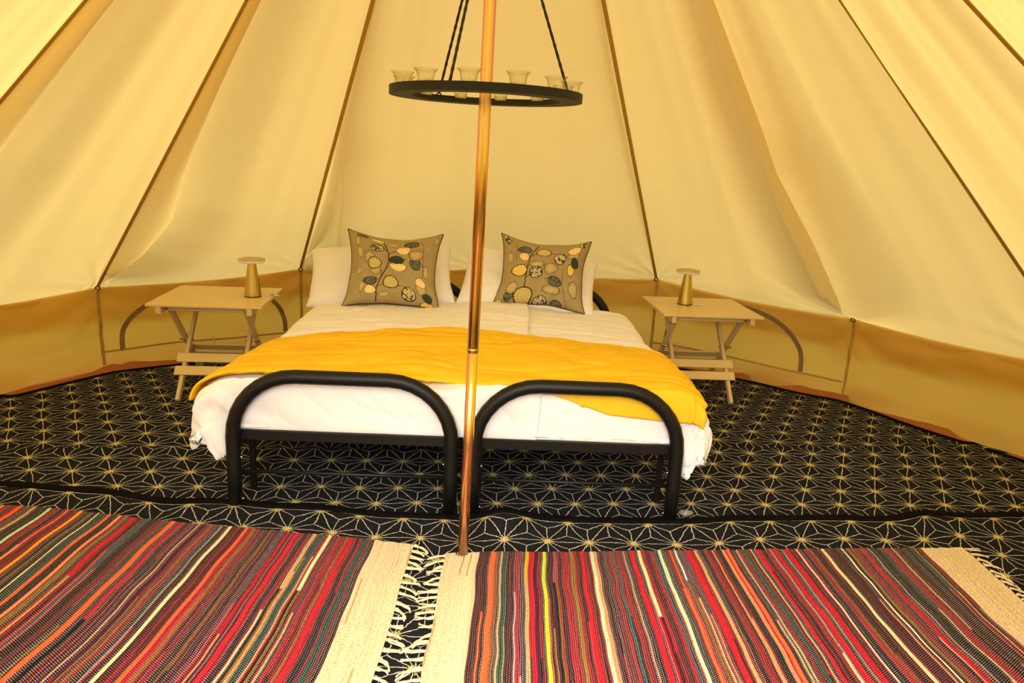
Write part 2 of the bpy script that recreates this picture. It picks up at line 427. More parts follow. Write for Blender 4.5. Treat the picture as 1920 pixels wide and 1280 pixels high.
for k in range(NP):
    vis = 3 <= k <= 11
    nu, nt_ = ((210, 130) if k in FOLDS else (120, 130)) if vis else (20, 24)
    ts = [.03 + .97 * j / (nt_ - 1) for j in range(nt_)]
    if k == DOOR: ts = [t * .50 for t in ts]            # the doorway is unzipped below here
    ss = [i / (nu - 1) for i in range(nu)]
    if vis: ss = [.5 - .5 * math.copysign(abs(1 - 2 * s) ** .72, 1 - 2 * s) for s in ss]
    P = np.array([[roof_pt(k, s, t) for t in ts] for s in ss], dtype=np.float32)
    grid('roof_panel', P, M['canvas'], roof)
def strip(name, pts, nrm, wid, m, parent, thick=.0025):
    """thin flat tape along pts"""
    mb = MB(); vs = []; pts = [Vector(p) for p in pts]
    for i, p in enumerate(pts):
        t = (pts[min(i + 1, len(pts) - 1)] - pts[max(i - 1, 0)]).normalized()
        n = Vector(nrm[i] if isinstance(nrm, list) else nrm).normalized(); x = t.cross(n).normalized()
        for a, b in ((-1, 0), (1, 0), (1, 1), (-1, 1)): vs.append(p + x * a * wid / 2 + n * b * thick)
    fs = [(0, 1, 2, 3), tuple(len(vs) - 4 + q for q in (3, 2, 1, 0))]
    for i in range(len(pts) - 1):
        for q in range(4): fs.append((i * 4 + q, i * 4 + 4 + q, i * 4 + 4 + (q + 1) % 4, i * 4 + (q + 1) % 4))
    mb.add(vs, fs); return mb.build(name, m, parent, smooth=False)
def inward(p):
    v = Vector((PX - p[0], PY - p[1], 0)); return v.normalized()
for k in range(1, NP):
    e_ = eye(k); n = (inward(e_) * .6 + Vector((0, 0, -.8))).normalized()
    pts = [AP.lerp(e_, t) + n * .006 for t in np.linspace(.03, .995, 30)]
    strip('seam_tape', pts, n, .020, M['tape'], roof)
# valance hanging outside over the top of the wall
for k in range(NP):
    if k == DOOR: continue
    A = eye(k); B = eye(k + 1); P = []
    for s in np.linspace(0, 1, 24):
        p = roof_pt(k, s, 1.0); o = -inward(p)
        row = [p + o * .004 + Vector((0, 0, .004))]
        for j in range(1, 7):
            f = j / 6
            row.append(p + o * (.02 + .05 * f + .01 * math.sin(s * 19 + k)) * min(1, f * 3) - Vector((0, 0, (.20 + .02 * math.sin(s * 7)) * f)))
        P.append(row)
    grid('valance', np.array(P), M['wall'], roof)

# ---- walls
def wall_pt(k, s, h, off=0.0):
    """h: 0 at the floor .. 1 at the eave"""
    top = roof_pt(k, s, 1.0)
    a, _ = SEAMS[k]; b, _ = SEAMS[k + 1]
    A = eye(k); B = eye(k + 1)
    base = A.lerp(B, s); base.z = .012
    p = base.lerp(top, h)
    o = -inward(p)
    d = .010
    d += .030 * math.sin(PI * s) * math.sin(PI * h) + .030 * nz(s * 4 + k * 5, h * 1.7, 2) * math.sin(PI * h) * smooth(min(s, 1 - s), 0, .1)
    # slack creases falling from the eyelets
    for xs, e0 in ((s, 1.0), (1 - s, 1.0)):
        d += .010 * math.sin((1 - h) * 4 / (xs + .12) * .9 + k) * math.exp(-xs / .28) * (h) * smooth(xs, 0, .05)
    d += .022 * nz(s * 2.2 + h * 5 + k, h * 2.0 - s * 4, 7.7) * math.sin(PI * h)
    d -= .075 * (1 - smooth(h, 0, .22)) * max(.12, .6 + 1.2 * nz(s * 4 + 2 * k, 1.3)) * smooth(min(s, 1 - s), -.03, .08)
    return p + o * (d - off)
walls = {}
WL = {'left': 'ochre canvas side wall of the tent left of the bed, with an arched vent behind the left table',
      'back': 'ochre canvas side wall of the tent behind the head of the beds',
      'right': 'ochre canvas side wall of the tent right of the bed, with an arched vent behind the right table',
      'front': 'canvas side wall beside the doorway behind the viewer'}
for sd in ('left', 'back', 'right', 'front'):
    walls[sd] = tag(empty('wall_' + sd), WL[sd], 'tent wall', kind='structure')
for k in range(NP):
    if k == DOOR: continue
    vis = 3 <= k <= 11; nu, nh = (90, 50) if vis else (14, 8)
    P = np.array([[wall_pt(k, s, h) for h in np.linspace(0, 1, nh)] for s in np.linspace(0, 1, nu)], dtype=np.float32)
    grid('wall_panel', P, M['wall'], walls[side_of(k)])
for k in range(3, 12):
    w_ = walls[side_of(k)]
    e_ = eye(k); n = inward(e_)
    lean = {9: -.10}.get(k, 0)
    base = Vector((e_.x, e_.y, .03))
    pts = [wall_pt(k, .004, h) + n * .006 for h in np.linspace(.04, .98, 16)]
    strip('wall_seam_tape', pts, n, .020 if k != 9 else .016, M['tape'], w_)
    # eyelet knot, toggle and drooping cord loop
    mb = MB(); c = e_ + n * .018 + Vector((0, 0, -.004))
    mb.tube([c + Vector((.013 * math.cos(a), .004 * math.sin(a * 2), .011 * math.sin(a))) for a in np.linspace(0, 2 * PI, 15)[:-1]], .0045, 7, closed=True)
    mb.build('eyelet_knot', M['toggle'], w_)
    mb = MB()
    tn = n.cross(Vector((0, 0, 1)))
    sg = -1 if k in (5, 9) else 1
    lp = [c + n * .01 + tn * (-sg) * (.035 * math.sin(PI * q) + .045 * q * (1 - q) * 2) * 1.2 - Vector((0, 0, .13 * math.sin(PI * min(1, q * .62)) - (.0 if q < .8 else .02))) for q in np.linspace(0, 1, 18)]
    mb.tube(lp, .0022, 5); mb.build('cord_loop', M['cordm'], w_)
# arched vents, hem tape and mud flap on the two panels beside the bed
for k in (5, 8):
    w_ = walls[side_of(k)]
    s0, s1, top = (.09, .91, .88) if k == 5 else (.08, .79, .90)
    pts = []; nr = []
    for q in np.linspace(0, 1, 50):
        a = PI * q
        cx = -math.copysign(abs(math.cos(a)) ** .92, math.cos(a))
        s = (s0 + s1) / 2 + (s1 - s0) / 2 * cx
        h = .20 + (top - .20) * abs(math.sin(a)) ** .8
        p = wall_pt(k, s, h); pts.append(p + inward(p) * .005); nr.append(inward(p))
    strip('vent_arch_tape', pts, nr, .030, M['vent'], w_)
    pts = []; nr = []
    for s in np.linspace(.01, .99, 40):
        p = wall_pt(k, s, .20 + .02 * math.sin(s * 5)); pts.append(p + inward(p) * .005); nr.append(inward(p))
    strip('hem_tape', pts, nr, .011, M['tape'], w_)
    # a tie tape dangling from the hem
    p = wall_pt(k, .52 if k == 5 else .15, .26); n = inward(p); tn = n.cross(Vector((0, 0, 1)))
    pts = [p + n * (.012 + .02 * q) - Vector((0, 0, .14 * q)) - tn * .05 * q * q for q in np.linspace(0, 1, 10)]
    strip('tie_tape', pts, n, .010, M['cordm'], w_)

# ---- groundsheet and the field outside
g = MB(); g.add([(-60, -60, -.03), (60, -60, -.03), (60, 60, -.03), (-60, 60, -.03)], [(0, 1, 2, 3)])
tag(g.build('ground', M['grass'], smooth=False), 'grass field around the outside of the tent', 'grass ground', kind='structure')
# groundsheet: flat disc whose rim stands up a little against the wall
vs = [(PX, PY, 0)]; fs = []; n = 160
prof = [(1.5, 0.0), (2.90, 0.0), (2.99, .003), (3.06, .010), (3.10, .034), (3.105, .037), (3.25, -.005)]
def rimr(a):
    """radius factor: follows the straight wall panels"""
    d = math.degrees(a); A = [q[0] for q in SEAMS]
    if d > 210: d -= 360
    if d < -150: d += 360
    for i in range(NP):
        if A[i] <= d <= A[i + 1]:
            hw = R(A[i + 1] - A[i]) / 2; m_ = R((A[i] + A[i + 1]) / 2)
            return math.cos(hw) / math.cos(R(d) - m_)
    return .98
for i, (r, z) in enumerate(prof):
    for q in range(n):
        a = 2 * PI * q / n - PI; rr = r * (rimr(a) if r > 2 else 1) + (.022 * nz(math.cos(a) * 5, math.sin(a) * 5, 3) if r > 2.9 else 0)
        zz = z * max(.1, .7 + 1.7 * nz(math.cos(a) * 7, math.sin(a) * 7))
        vs.append((PX + rr * math.sin(a), PY + rr * math.cos(a), zz))
for q in range(n): fs.append((0, 1 + (q + 1) % n, 1 + q))
for i in range(len(prof) - 1):
    for q in range(n):
        a = 1 + i * n; fs.append((a + q, a + (q + 1) % n, a + n + (q + 1) % n, a + n + q))
tag(MB().add(vs, fs).build('floor', M['terra']), 'terracotta groundsheet showing as a rim between the dark carpet and the tent wall', 'groundsheet', kind='structure')

# ================================================================== CARPETS
def edgeA(x):
    y = float(np.interp(x, [-2.9, -2.01, -1.05, -.15, .67, 1.21, 2.21, 3], [2.78, 2.696, 2.640, 2.622, 2.681, 2.757, 2.885, 2.95]))
    return y
def edgeAs(x):
    return sum(edgeA(x + d) for d in (-.2, -.1, 0, .1, .2)) / 5 + .010 * math.sin(x * 6.3 + 1) + .006 * math.sin(x * 15)
def rin(x, y):
    """largest radius the carpets reach at this bearing"""
    a = math.atan2(x - PX, y - PY)
    return 3.02 * rimr(a) + .035 * nz(math.cos(a) * 6, math.sin(a) * 6, 9)
def carpet(name, xs, y0f, y1f, zf, uvf, label, ny=70, nx=260):
    root = empty(name, (0, 0, 0)); tag(root, label, 'carpet')
    P = np.zeros((nx, ny, 3)); U = np.zeros((nx, ny, 2))
    edge = []
    for i, x in enumerate(np.linspace(xs[0], xs[1], nx)):
        # clip this column to the tent outline
        y1 = y1f(x); y0 = y0f(x)
        for _ in range(60):
            if math.hypot(x - PX, y1 - PY) > rin(x, y1) and y1 > PY: y1 -= .03
            else: break
        lo, hi = y1, min(y1 + .03, y1f(x))
        for _ in range(8):
            mid = (lo + hi) / 2
            if math.hypot(x - PX, mid - PY) > rin(x, mid): hi = mid
            else: lo = mid
        y1 = lo if y1 < y1f(x) else y1f(x)
        y1 = max(y1, y0 + .001)
        for j in range(ny):
            y = lerp(y0, y1, (j / (ny - 1)))
            P[i, j] = (x, y, zf(x, y)); U[i, j] = uvf(x, y)
    o = grid('woven_surface', P, M['carpet'], root, uv=U)
    sol = o.modifiers.new('thickness', 'SOLIDIFY'); sol.thickness = .004; sol.offset = -1
    return root, P
def bindstrip(root, pts, wid=.034):
    pts = [Vector(p) for p in pts]; mb = MB(); vs = []; n = len(pts)
    if n < 3: return None
    for i, p in enumerate(pts):
        t = (pts[min(i + 1, n - 1)] - pts[max(i - 1, 0)]); t.z = 0; t.normalize(); x = Vector((-t.y, t.x, 0))
        for a, h in ((-.5, -.002), (-.5, .003), (-.25, .0055), (.25, .0055), (.5, .003), (.5, -.002)): vs.append(p + x * a * wid + Vector((0, 0, h)))
    fs = [tuple(range(6)), tuple(len(vs) - 1 - q for q in range(6))]
    for i in range(n - 1):
        for q in range(6): fs.append((i * 6 + q, i * 6 + (q + 1) % 6, i * 6 + 6 + (q + 1) % 6, i * 6 + 6 + q))
    mb.add(vs, fs); return mb.build('edge_binding', M['binding'], root)
def rot(x, y, a, ax, ay):
    c, s = math.cos(R(a)), math.sin(R(a)); dx, dy = x - ax, y - ay
    return (c * dx + s * dy, -s * dx + c * dy)
def bump2(x, y, cx, cy, r, h): return h * math.exp(-((x - cx) ** 2 + (y - cy) ** 2) / r ** 2)
def zC(x, y): return .008 + .003 * nz(x * 3, y * 3)
def zB(x, y): return .014 + .003 * nz(x * 3 + 5, y * 3) + .004 * smooth(y, seamBC(x) - .12, seamBC(x)) 
def seamBC(x): return 3.40 + .136 * (x - .0) + .02 * math.sin(x * 3)
rc, Pc = carpet('star_carpet', (-3.1, 2.95), lambda x: seamBC(x) - .10, lambda x: 5.6, zC, lambda x, y: rot(x, y, 3, 1.832, 3.845), 'rear black star-patterned carpet strip, under the side tables and up to the tent wall', 90, 320)
bindstrip(rc, [tuple(Pc[i, -1]) for i in range(6, Pc.shape[0] - 6, 2) if Pc[i, -1, 1] - Pc[i, 0, 1] > .03], .04)
rb, Pb = carpet('star_carpet', (-3.0, 2.82), lambda x: edgeAs(x) - .10, seamBC, zB, lambda x, y: rot(x, y, 5.5, .366, 2.975), 'middle black star-patterned carpet strip, under the foot half of the beds', 60, 320)
bindstrip(rb, [tuple(Pb[i, -1]) for i in range(4, Pb.shape[0] - 4, 2) if Pb[i, -1, 1] < seamBC(Pb[i, -1, 0]) - .004 and Pb[i, -1, 0] > 0 and Pb[i, -1, 1] - Pb[i, 0, 1] > .02], .04)
bindstrip(rb, [tuple(Pb[i, -1]) for i in range(4, Pb.shape[0] - 4, 2) if Pb[i, -1, 1] < seamBC(Pb[i, -1, 0]) - .004 and Pb[i, -1, 0] < 0 and Pb[i, -1, 1] - Pb[i, 0, 1] > .02], .04)
def zA(x, y):
    e_ = edgeAs(x)
    return .020 + .003 * nz(x * 2.6, y * 3, 4) + .010 * smooth(y, e_ - .10, e_) * (.5 + .8 * abs(nz(x * 2.3, 3.1))) + bump2(x, y, .0, e_ - .02, .09, .030) + bump2(x, y, 1.75, e_, .12, .02) + bump2(x, y, -1.7, e_, .2, .012)
def uvA(x, y): return ((x - .828) * 1.004 + .012 * math.sin(x * 3), y - edgeAs(x) + .012 + .1420)
ra, Pa = carpet('star_carpet', (-2.95, 2.75), lambda x: .35, edgeAs, zA, uvA, 'front black star-patterned carpet under the rag rugs, with a rippling black-bound edge', 110, 420)
bindstrip(ra, [(x, edgeAs(x) + .012, zA(x, edgeAs(x)) + .001) for x in np.linspace(-2.93, 2.73, 200)], .040)

# ================================================================== RAG RUGS
CR = {'or': (.95, .13, .035), 'red': (.56, .008, .022), 'crim': (.30, .004, .018), 'dkred': (.22, .008, .014), 'mar': (.05, .004, .007), 'blk': (.005, .006, .007),
      'navy': (.008, .009, .022), 'grn': (.008, .045, .038), 'teal': (.015, .09, .10), 'mint': (.50, .72, .42), 'cream': (.80, .68, .36), 'tan': (.58, .33, .15),
      'salm': (.80, .27, .14), 'pink': (.62, .26, .20), 'amb': (.85, .36, .02), 'olv': (.20, .13, .015), 'brn': (.18, .06, .02), 'yg': (.62, .60, .03), 'gry': (.30, .26, .25),
      'mauve': (.30, .10, .13), 'pale': (.82, .80, .66), 'blue': (.16, .24, .33), 'plum': (.06, .008, .03), 'sage': (.20, .26, .13)}
DARKS = ['blk', 'blk', 'navy', 'mar', 'plum', 'mar', 'dkred', 'mar', 'blk', 'crim', 'dkred', 'blk', 'navy', 'crim', 'plum']
def make_rug(label, O, ex, ey, Wd, stripes, s_from, s_to, wob, seed, ends):
    """O: far left corner on the carpet, ex along the rug, ey towards the viewer; weft rows run along ey"""
    rr = random.Random(seed)
    root = tag(empty('rag_rug', (O[0], O[1], 0)), label, 'rug')
    pitch = .0062
    def P(s, w_, z):
        x = s + wob(s, w_)
        q = Vector((ex[0] * x + ey[0] * w_, ex[1] * x + ey[1] * w_, 0))
        w0 = q + Vector((O[0], O[1], 0))
        q.z = zA(w0.x, w0.y) + z + .002 + .002 * nz(w0.x * 5, w0.y * 4, 8)
        return q
    nw = 150
    ws = np.linspace(0, Wd, nw)
    def body(name, a, b, colf, mtl, zoff=0):
        nrow = max(1, int(round((b - a) / pitch)))
        V = []; F = []; U = []; C = []
        for r_ in range(nrow):
            s0 = a + (b - a) * r_ / nrow; s1 = a + (b - a) * (r_ + 1) / nrow
            cs = colf(r_, s0, nrow)
            j0 = .006 * nz(s0 * 31, 1.7, seed) ; j1 = .006 * nz(s0 * 27, 5.5, seed)
            base = len(V); hh_ = .0024 if name == 'striped_weave' else .0011
            ph = r_ * .5 + rr.random() * .12
            for i, w_ in enumerate(ws):
                wa = w_
                if i == 0: wa = w_ + j0
                if i == nw - 1: wa = w_ + j1
                jit = .0012 * nz(s0 * 160, w_ * 9, seed)
                for f, h in ((-.04, 0), (.28, hh_), (.72, hh_), (1.04, 0)):
                    V.append(P(s0 + (s1 - s0) * f + jit, wa, .006 + h + zoff))
                    U.append((w_ / .0074 + ph, f)); C.append(cs(w_))
            for i in range(nw - 1):
                for q in range(3):
                    c0 = base + i * 4 + q; F.append((c0, c0 + 4, c0 + 5, c0 + 1))
        # underside slab so nothing shows through between the rows
        mb = MB(); me = bpy.data.meshes.new(name)
        me.from_pydata([tuple(v) for v in V], [], F)
        l = me.uv_layers.new(name='UVMap'); idx = np.array(F).reshape(-1)
        l.data.foreach_set('uv', np.array(U, dtype=np.float32)[idx].reshape(-1))
        at = me.color_attributes.new('dye', 'FLOAT_COLOR', 'POINT'); at.data.foreach_set('color', np.array(C, dtype=np.float32).reshape(-1))
        me.polygons.foreach_set('use_smooth', [True] * len(F)); me.materials.append(mtl)
        o = bpy.data.objects.new(name, me); COL.objects.link(o); o.parent = root
        return o
    # colour plan: bright rags placed as in the photograph, dark rags between
    plan = {}
    for (x, wd, c, *ext) in stripes:
        r0 = (x - s_from) / pitch
        nr = max(1, int(round(wd / pitch)))
        for k in range(nr): plan[int(r0) + k - nr // 2] = (c, ext)
    state = {'c': 'blk', 'n': 0}
    def colf(r_, s0, nrow):
        if r_ in plan:
            c, ext = plan[r_]
            base = CR[c]; dots = .12 if c not in ('blk', 'mar', 'dkred', 'olv', 'grn', 'brn', 'crim', 'teal') else .45
            w0, w1 = (ext if ext else (0, rr.uniform(.75, 1.6)))
            alt = CR[rr.choice(['blk', 'mar', 'tan', 'crim', 'blk', 'olv'])]
        else:
            if state['n'] <= 0: state['c'] = rr.choice(DARKS); state['n'] = rr.choice([1, 1, 2, 2, 3])
            state['n'] -= 1
            base = CR[state['c']]; dots = .9 if state['c'] in ('blk', 'navy', 'plum') else .34
            w0, w1 = 0, rr.uniform(.15, 1.5)
            alt = CR[rr.choice(DARKS + ['tan', 'salm', 'red', 'olv', 'gry', 'or', 'cream', 'crim', 'red'])]
        k_ = rr.uniform(.85, 1.15)
        def f(w_):
            cc = base if w0 <= w_ <= w1 else alt
            return (cc[0] * k_, cc[1] * k_, cc[2] * k_, dots)
        return f
    body('striped_weave', s_from, s_to, colf, M['rag'])
    def creamf(r_, s0, nrow):
        k_ = rr.uniform(.86, 1.08)
        c = (.70 * k_, .55 * k_, .33 * k_)
        dk = rr.random() < .10; a0 = rr.uniform(0, .9); a1 = a0 + rr.uniform(.05, .25)
        def f(w_):
            if dk and a0 < w_ < a1: return (.45, .30, .14, .1)
            return (*c, .30)
        return f
    for (a, b, fr) in ends:
        body('cream_end_band', min(a, b), max(a, b), creamf, M['rag'])
        # fringe tassels
        sgn = 1 if b > a else -1
        ntas = 30
        for i in range(ntas):
            w_ = Wd * (i + .5) / ntas + rr.uniform(-.006, .006)
            mb = MB(); Lq = rr.uniform(.040, .075); bend = rr.uniform(-.7, 1.5)
            for st in range(4):
                pts = []; rad = []
                dw = rr.uniform(-.006, .006); cur = bend + rr.uniform(-.35, .35)
                for q in np.linspace(0, 1, 9):
                    s_ = b + sgn * Lq * (q - .12 * q * q) + .003 * math.sin(q * 9 + st)
                    wq = w_ + dw * (1 - q * .4) + .028 * cur * q * q + .004 * math.sin(q * 7 + st * 2)
                    pts.append(P(s_, wq, .0015 + .006 * (1 - q) + .004 * abs(math.sin(q * 5 + st)))); rad.append(.0029 * (1 - .25 * q))
                mb.tube(pts, rad, 4)
            mb.build('tassel', M['fringe'], root)
    # dark backing under the weave
    a = min(s_from, *[min(e_[0], e_[1]) for e_ in ends]); b = max(s_to, *[max(e_[0], e_[1]) for e_ in ends])
    G = np.array([[P(s, w_, .0045) for w_ in np.linspace(.004, Wd - .004, 40)] for s in np.linspace(a + .004, b - .004, 60)])
    o = grid('backing', G, M['binding'], root); sd = o.modifiers.new('t', 'SOLIDIFY'); sd.thickness = .003; sd.offset = 1
    return root
PXW = .002035
def RX(px): return (-.082 + (px - 897) * PXW) + .199        # to distance along the rug
SR = [(905, .02, 'mar'), (922, .020, 'or'), (932, .012, 'brn'), (938, .006, 'tan'), (945, .012, 'grn'), (957, .012, 'mar'), (969, .012, 'crim'), (977, .006, 'grn'),
      (984, .010, 'amb', 0, .18), (992, .012, 'red'), (1001, .012, 'plum'), (1016, .013, 'yg', 0, 2), (1026, .006, 'plum'), (1034, .013, 'mauve', 0, .2), (1043, .012, 'blk'), (1054, .020, 'dkred'), (1064, .012, 'olv'),
      (1073, .006, 'blk'), (1082, .013, 'red'), (1091, .006, 'blk'), (1100, .015, 'mint', 0, 2), (1107, .010, 'salm', 0, 2), (1116, .012, 'mar'), (1126, .008, 'grn'), (1133, .012, 'crim'), (1140, .007, 'teal'), (1148, .012, 'dkred'),
      (1159, .009, 'pink', 0, 2), (1168, .006, 'blk'), (1174, .018, 'red', 0, 2), (1187, .012, 'cream', 0, .4), (1200, .020, 'mar'), (1214, .006, 'teal'), (1225, .012, 'mint', 0, 1.2), (1235, .006, 'grn'), (1244, .009, 'or', 0, 2), (1252, .006, 'pale', 0, .2),
      (1277, .018, 'red', 0, 1.3), (1293, .010, 'tan', 0, 2), (1303, .012, 'blk'), (1311, .012, 'dkred'), (1323, .007, 'tan', 0, 2), (1334, .018, 'blk'), (1345, .011, 'salm', 0, 2), (1354, .014, 'or', 0, 2), (1367, .009, 'salm', 0, .5), (1376, .012, 'dkred'), (1386, .010, 'grn'),
      (1397, .006, 'tan', 0, 2), (1408, .011, 'red', 0, 2), (1420, .015, 'blk'), (1431, .008, 'gry', 0, 2), (1441, .011, 'red', 0, 2), (1452, .007, 'gry'), (1462, .019, 'red', 0, 1.1), (1480, .009, 'pale', 0, 2), (1492, .015, 'blk'), (1507, .015, 'brn'), (1520, .012, 'blk'), (1533, .010, 'cream', 0, 2), (1545, .012, 'mar'),
      (1570, .007, 'pale', 0, 2), (1580, .010, 'olv'), (1592, .012, 'crim'), (1609, .014, 'red', 0, 2), (1620, .006, 'gry', 0, 2), (1634, .02, 'blk'), (1655, .018, 'crim', 0, 2), (1668, .008, 'salm', 0, .5), (1680, .018, 'mar'), (1697, .012, 'blk'), (1709, .009, 'sage', 0, .3)]
def wobR(s, w_):
    return .014 * nz(w_ * 2.6, s * 1.3, 1.1) + .05 * smooth(w_, .35, 1.1) * smooth(s, .7, 1.9) + .006 * nz(w_ * 8, s * 5, 3) + .02 * w_ * smooth(s, .2, 1.2)
ang = math.atan2(2.585 - 2.362, 1.771 + .199)
make_rug('multicoloured striped rag rug right of the tent pole, cream bands and fringe at both ends', (-.199, 2.362), (math.cos(ang), math.sin(ang)), (.0, -1.0), 1.12,
         [(RX(a[0]),) + a[1:] for a in SR], .118, 1.80, wobR, 3, [(.118, 0.0, 1), (1.80, 1.975, 1)])
def LX(px): return 2.19 - (-.456 - (-1.905 + px * .002055)) - .145   # far left corner of the left rug is outside the frame
SL = [(4, .012, 'tan'), (14, .012, 'red'), (38, .016, 'or', 0, 2), (57, .018, 'teal'), (68, .010, 'tan', 0, 2), (80, .018, 'blk'), (100, .012, 'mint', 0, 2), (115, .010, 'dkred'), (124, .010, 'blk'), (133, .009, 'salm', 0, 2), (145, .012, 'mar'), (160, .014, 'amb', 0, 2), (170, .006, 'blk'), (177, .007, 'olv', 0, 2),
      (192, .009, 'mint', 0, 2), (204, .018, 'grn'), (217, .012, 'or', 0, 2), (228, .01, 'blk'), (237, .011, 'salm', 0, 2), (250, .01, 'olv'), (265, .013, 'red', 0, .4), (278, .010, 'blk'), (290, .010, 'teal', 0, 2), (303, .012, 'blk'), (313, .006, 'grn'), (338, .016, 'or', 0, 2), (354, .014, 'red', 0, .6), (368, .01, 'mar'),
      (385, .009, 'tan', 0, 2), (396, .010, 'plum'), (408, .009, 'olv', 0, 2), (417, .012, 'dkred'), (427, .008, 'gry', 0, 2), (437, .006, 'mar'), (447, .012, 'cream', 0, 2), (457, .010, 'mar'), (477, .015, 'or', 0, 2), (491, .010, 'olv', 0, 2), (507, .014, 'dkred'), (520, .010, 'brn'), (533, .012, 'mar'), (550, .015, 'red', 0, .6), (557, .008, 'mauve', 0, 2), (567, .015, 'red', 0, 2),
      (580, .012, 'blk'), (598, .010, 'tan', 0, .35), (610, .015, 'grn'), (624, .012, 'cream', 0, .35), (635, .006, 'grn'), (643, .012, 'crim'), (654, .007, 'olv', 0, 2), (664, .010, 'red', 0, 2), (674, .01, 'blk'), (688, .02, 'grn')]
def wobL(s, w_):
    return -.02 * smooth(w_, .1, .9) * (1 - smooth(s, 1.5, 2.2)) + .018 * nz(w_ * 2.2, s * 1.1, 7.1) + .006 * nz(w_ * 7, s * 4, 5) - .035 * w_
x0 = -.31 - 2.19
angL = math.atan2(2.411 - 2.60, 2.19)
make_rug('multicoloured striped rag rug left of the tent pole, cream band and fringe beside the gap', (x0, 2.60), (math.cos(angL), math.sin(angL)), (.0, -1.0), 1.15,
         [(LX(a[0]) + .0, ) + a[1:] for a in SL], .12, 2.19 - .145, wobL, 11, [(2.19 - .145, 2.19, 1), (.12, 0, 1)])

# ================================================================== BEDS
BO = Vector((-.17, 2.685, 0)); BA = R(1.7)
BM = Matrix.Translation(BO) @ Matrix.Rotation(BA, 4, 'Z')
ZF = .022
def loop_pts(x0_, x1_, h, r, y, n=9):
    pts = [(x0_, y, 0), (x0_, y, (h - r) * .5)]
    for q in np.linspace(0, PI / 2, n): pts.append((x0_ + r - r * math.cos(q), y, h - r + r * math.sin(q)))
    for q in np.linspace(0, PI / 2, n): pts.append((x1_ - r + r * math.sin(q), y, h - r + r * math.cos(q)))
    pts += [(x1_, y, (h - r) * .5), (x1_, y, 0)]
    return pts
def bed(xl, xr, label):
    root = tag(empty('single_bed', BM @ Vector((0, 0, ZF)), BA), label, 'bed', 'single beds pushed together')
    h = .535; tr = .0275
    fl = MB().tube(loop_pts(xl, xr, h, .245, 0), tr, 16).build('footboard_loop', M['black'], root)
    MB().tube(loop_pts(xl, xr, h + .055, .245, 1.93), tr, 16).build('headboard_loop', M['black'], root)
    MB().tube([(xl, .0, .145), (xr, .0, .145)], .008, 8).build('foot_crossbar', M['black'], root)
    MB().tube([(xl, 1.93, .145), (xr, 1.93, .145)], .008, 8).build('head_crossbar', M['black'], root)
    for x in (xl + .02, xr - .02): MB().beam((x, .02, .268), (x, 1.92, .268), .025, .05).build('side_rail', M['black'], root, smooth=False)
    for y in (.035, 1.90): MB().beam((xl + .02, y, .284), (xr - .02, y, .284), .025, .040).build('end_rail', M['black'], root, smooth=False)
    for i in range(9):
        y = .2 + i * .19
        MB().box(((xl + xr) / 2, y, .290), (xr - xl - .05, .06, .012)).build('bed_slat', M['black'], root, smooth=False)
    for x in (xl + .02 * (1), xr - .02):
        MB().beam((x, .16, .26), (x, .16, 0.0), .022, .022, up=(0, 1, 0)).build('centre_leg', M['black'], root, smooth=False)
    for x, sx in ((xl, 1), (xr, -1)):
        for z in (.025, .20):
            MB().lathe([(0, .007), (.004, .006), (.006, .003), (.0065, 0), (0, 0)], 8).build('bolt', M['bolt'], fl).matrix_local = Matrix.Translation((x + sx * (tr - .001), 0.004, z)) @ Matrix.Rotation(sx * PI / 2, 4, 'Y')
    return root
bed(-.885, -.045, 'black tubular metal single bed with arched footboard, left of the pair')
bed(.045, .835, 'black tubular metal single bed with arched footboard, right of the pair')
def mattress(xl, xr, label):
    root_loc = BM @ Vector(((xl + xr) / 2, 1.0, ZF + .297))
    mb = MB(); prof = []
    W2 = (xr - xl) / 2 - .02; L2 = .93; Hh = .15; r = .04
    def ring(w2, l2, z):
        pts = []; rr_ = .08
        for cx, cy, a0 in ((w2 - rr_, l2 - rr_, 0), (-w2 + rr_, l2 - rr_, 90), (-w2 + rr_, -l2 + rr_, 180), (w2 - rr_, -l2 + rr_, 270)):
            for q in range(5): a = R(a0 + 90 * q / 4); pts.append((cx + rr_ * math.cos(a), cy + rr_ * math.sin(a), z))
        return pts
    rings = [ring(W2 - .03, L2 - .03, 0), ring(W2, L2, .02), ring(W2, L2, Hh - .02), ring(W2 - .03, L2 - .03, Hh)]
    vs = [p for r_ in rings for p in r_]; n = 20
    fs = [tuple(range(n - 1, -1, -1)), tuple(3 * n + q for q in range(n))] + [(i * n + q, i * n + (q + 1) % n, (i + 1) * n + (q + 1) % n, (i + 1) * n + q) for i in range(3) for q in range(n)]
    o = mb.add(vs, fs).build('mattress', M['mattress'], angle=40); o.location = root_loc; o.rotation_euler = (0, 0, BA)
    tag(o, label, 'mattress')
mattress(-.90, -.02, 'mattress hidden under the white duvet of the left bed')
mattress(.02, .86, 'mattress hidden under the white duvet of the right bed')

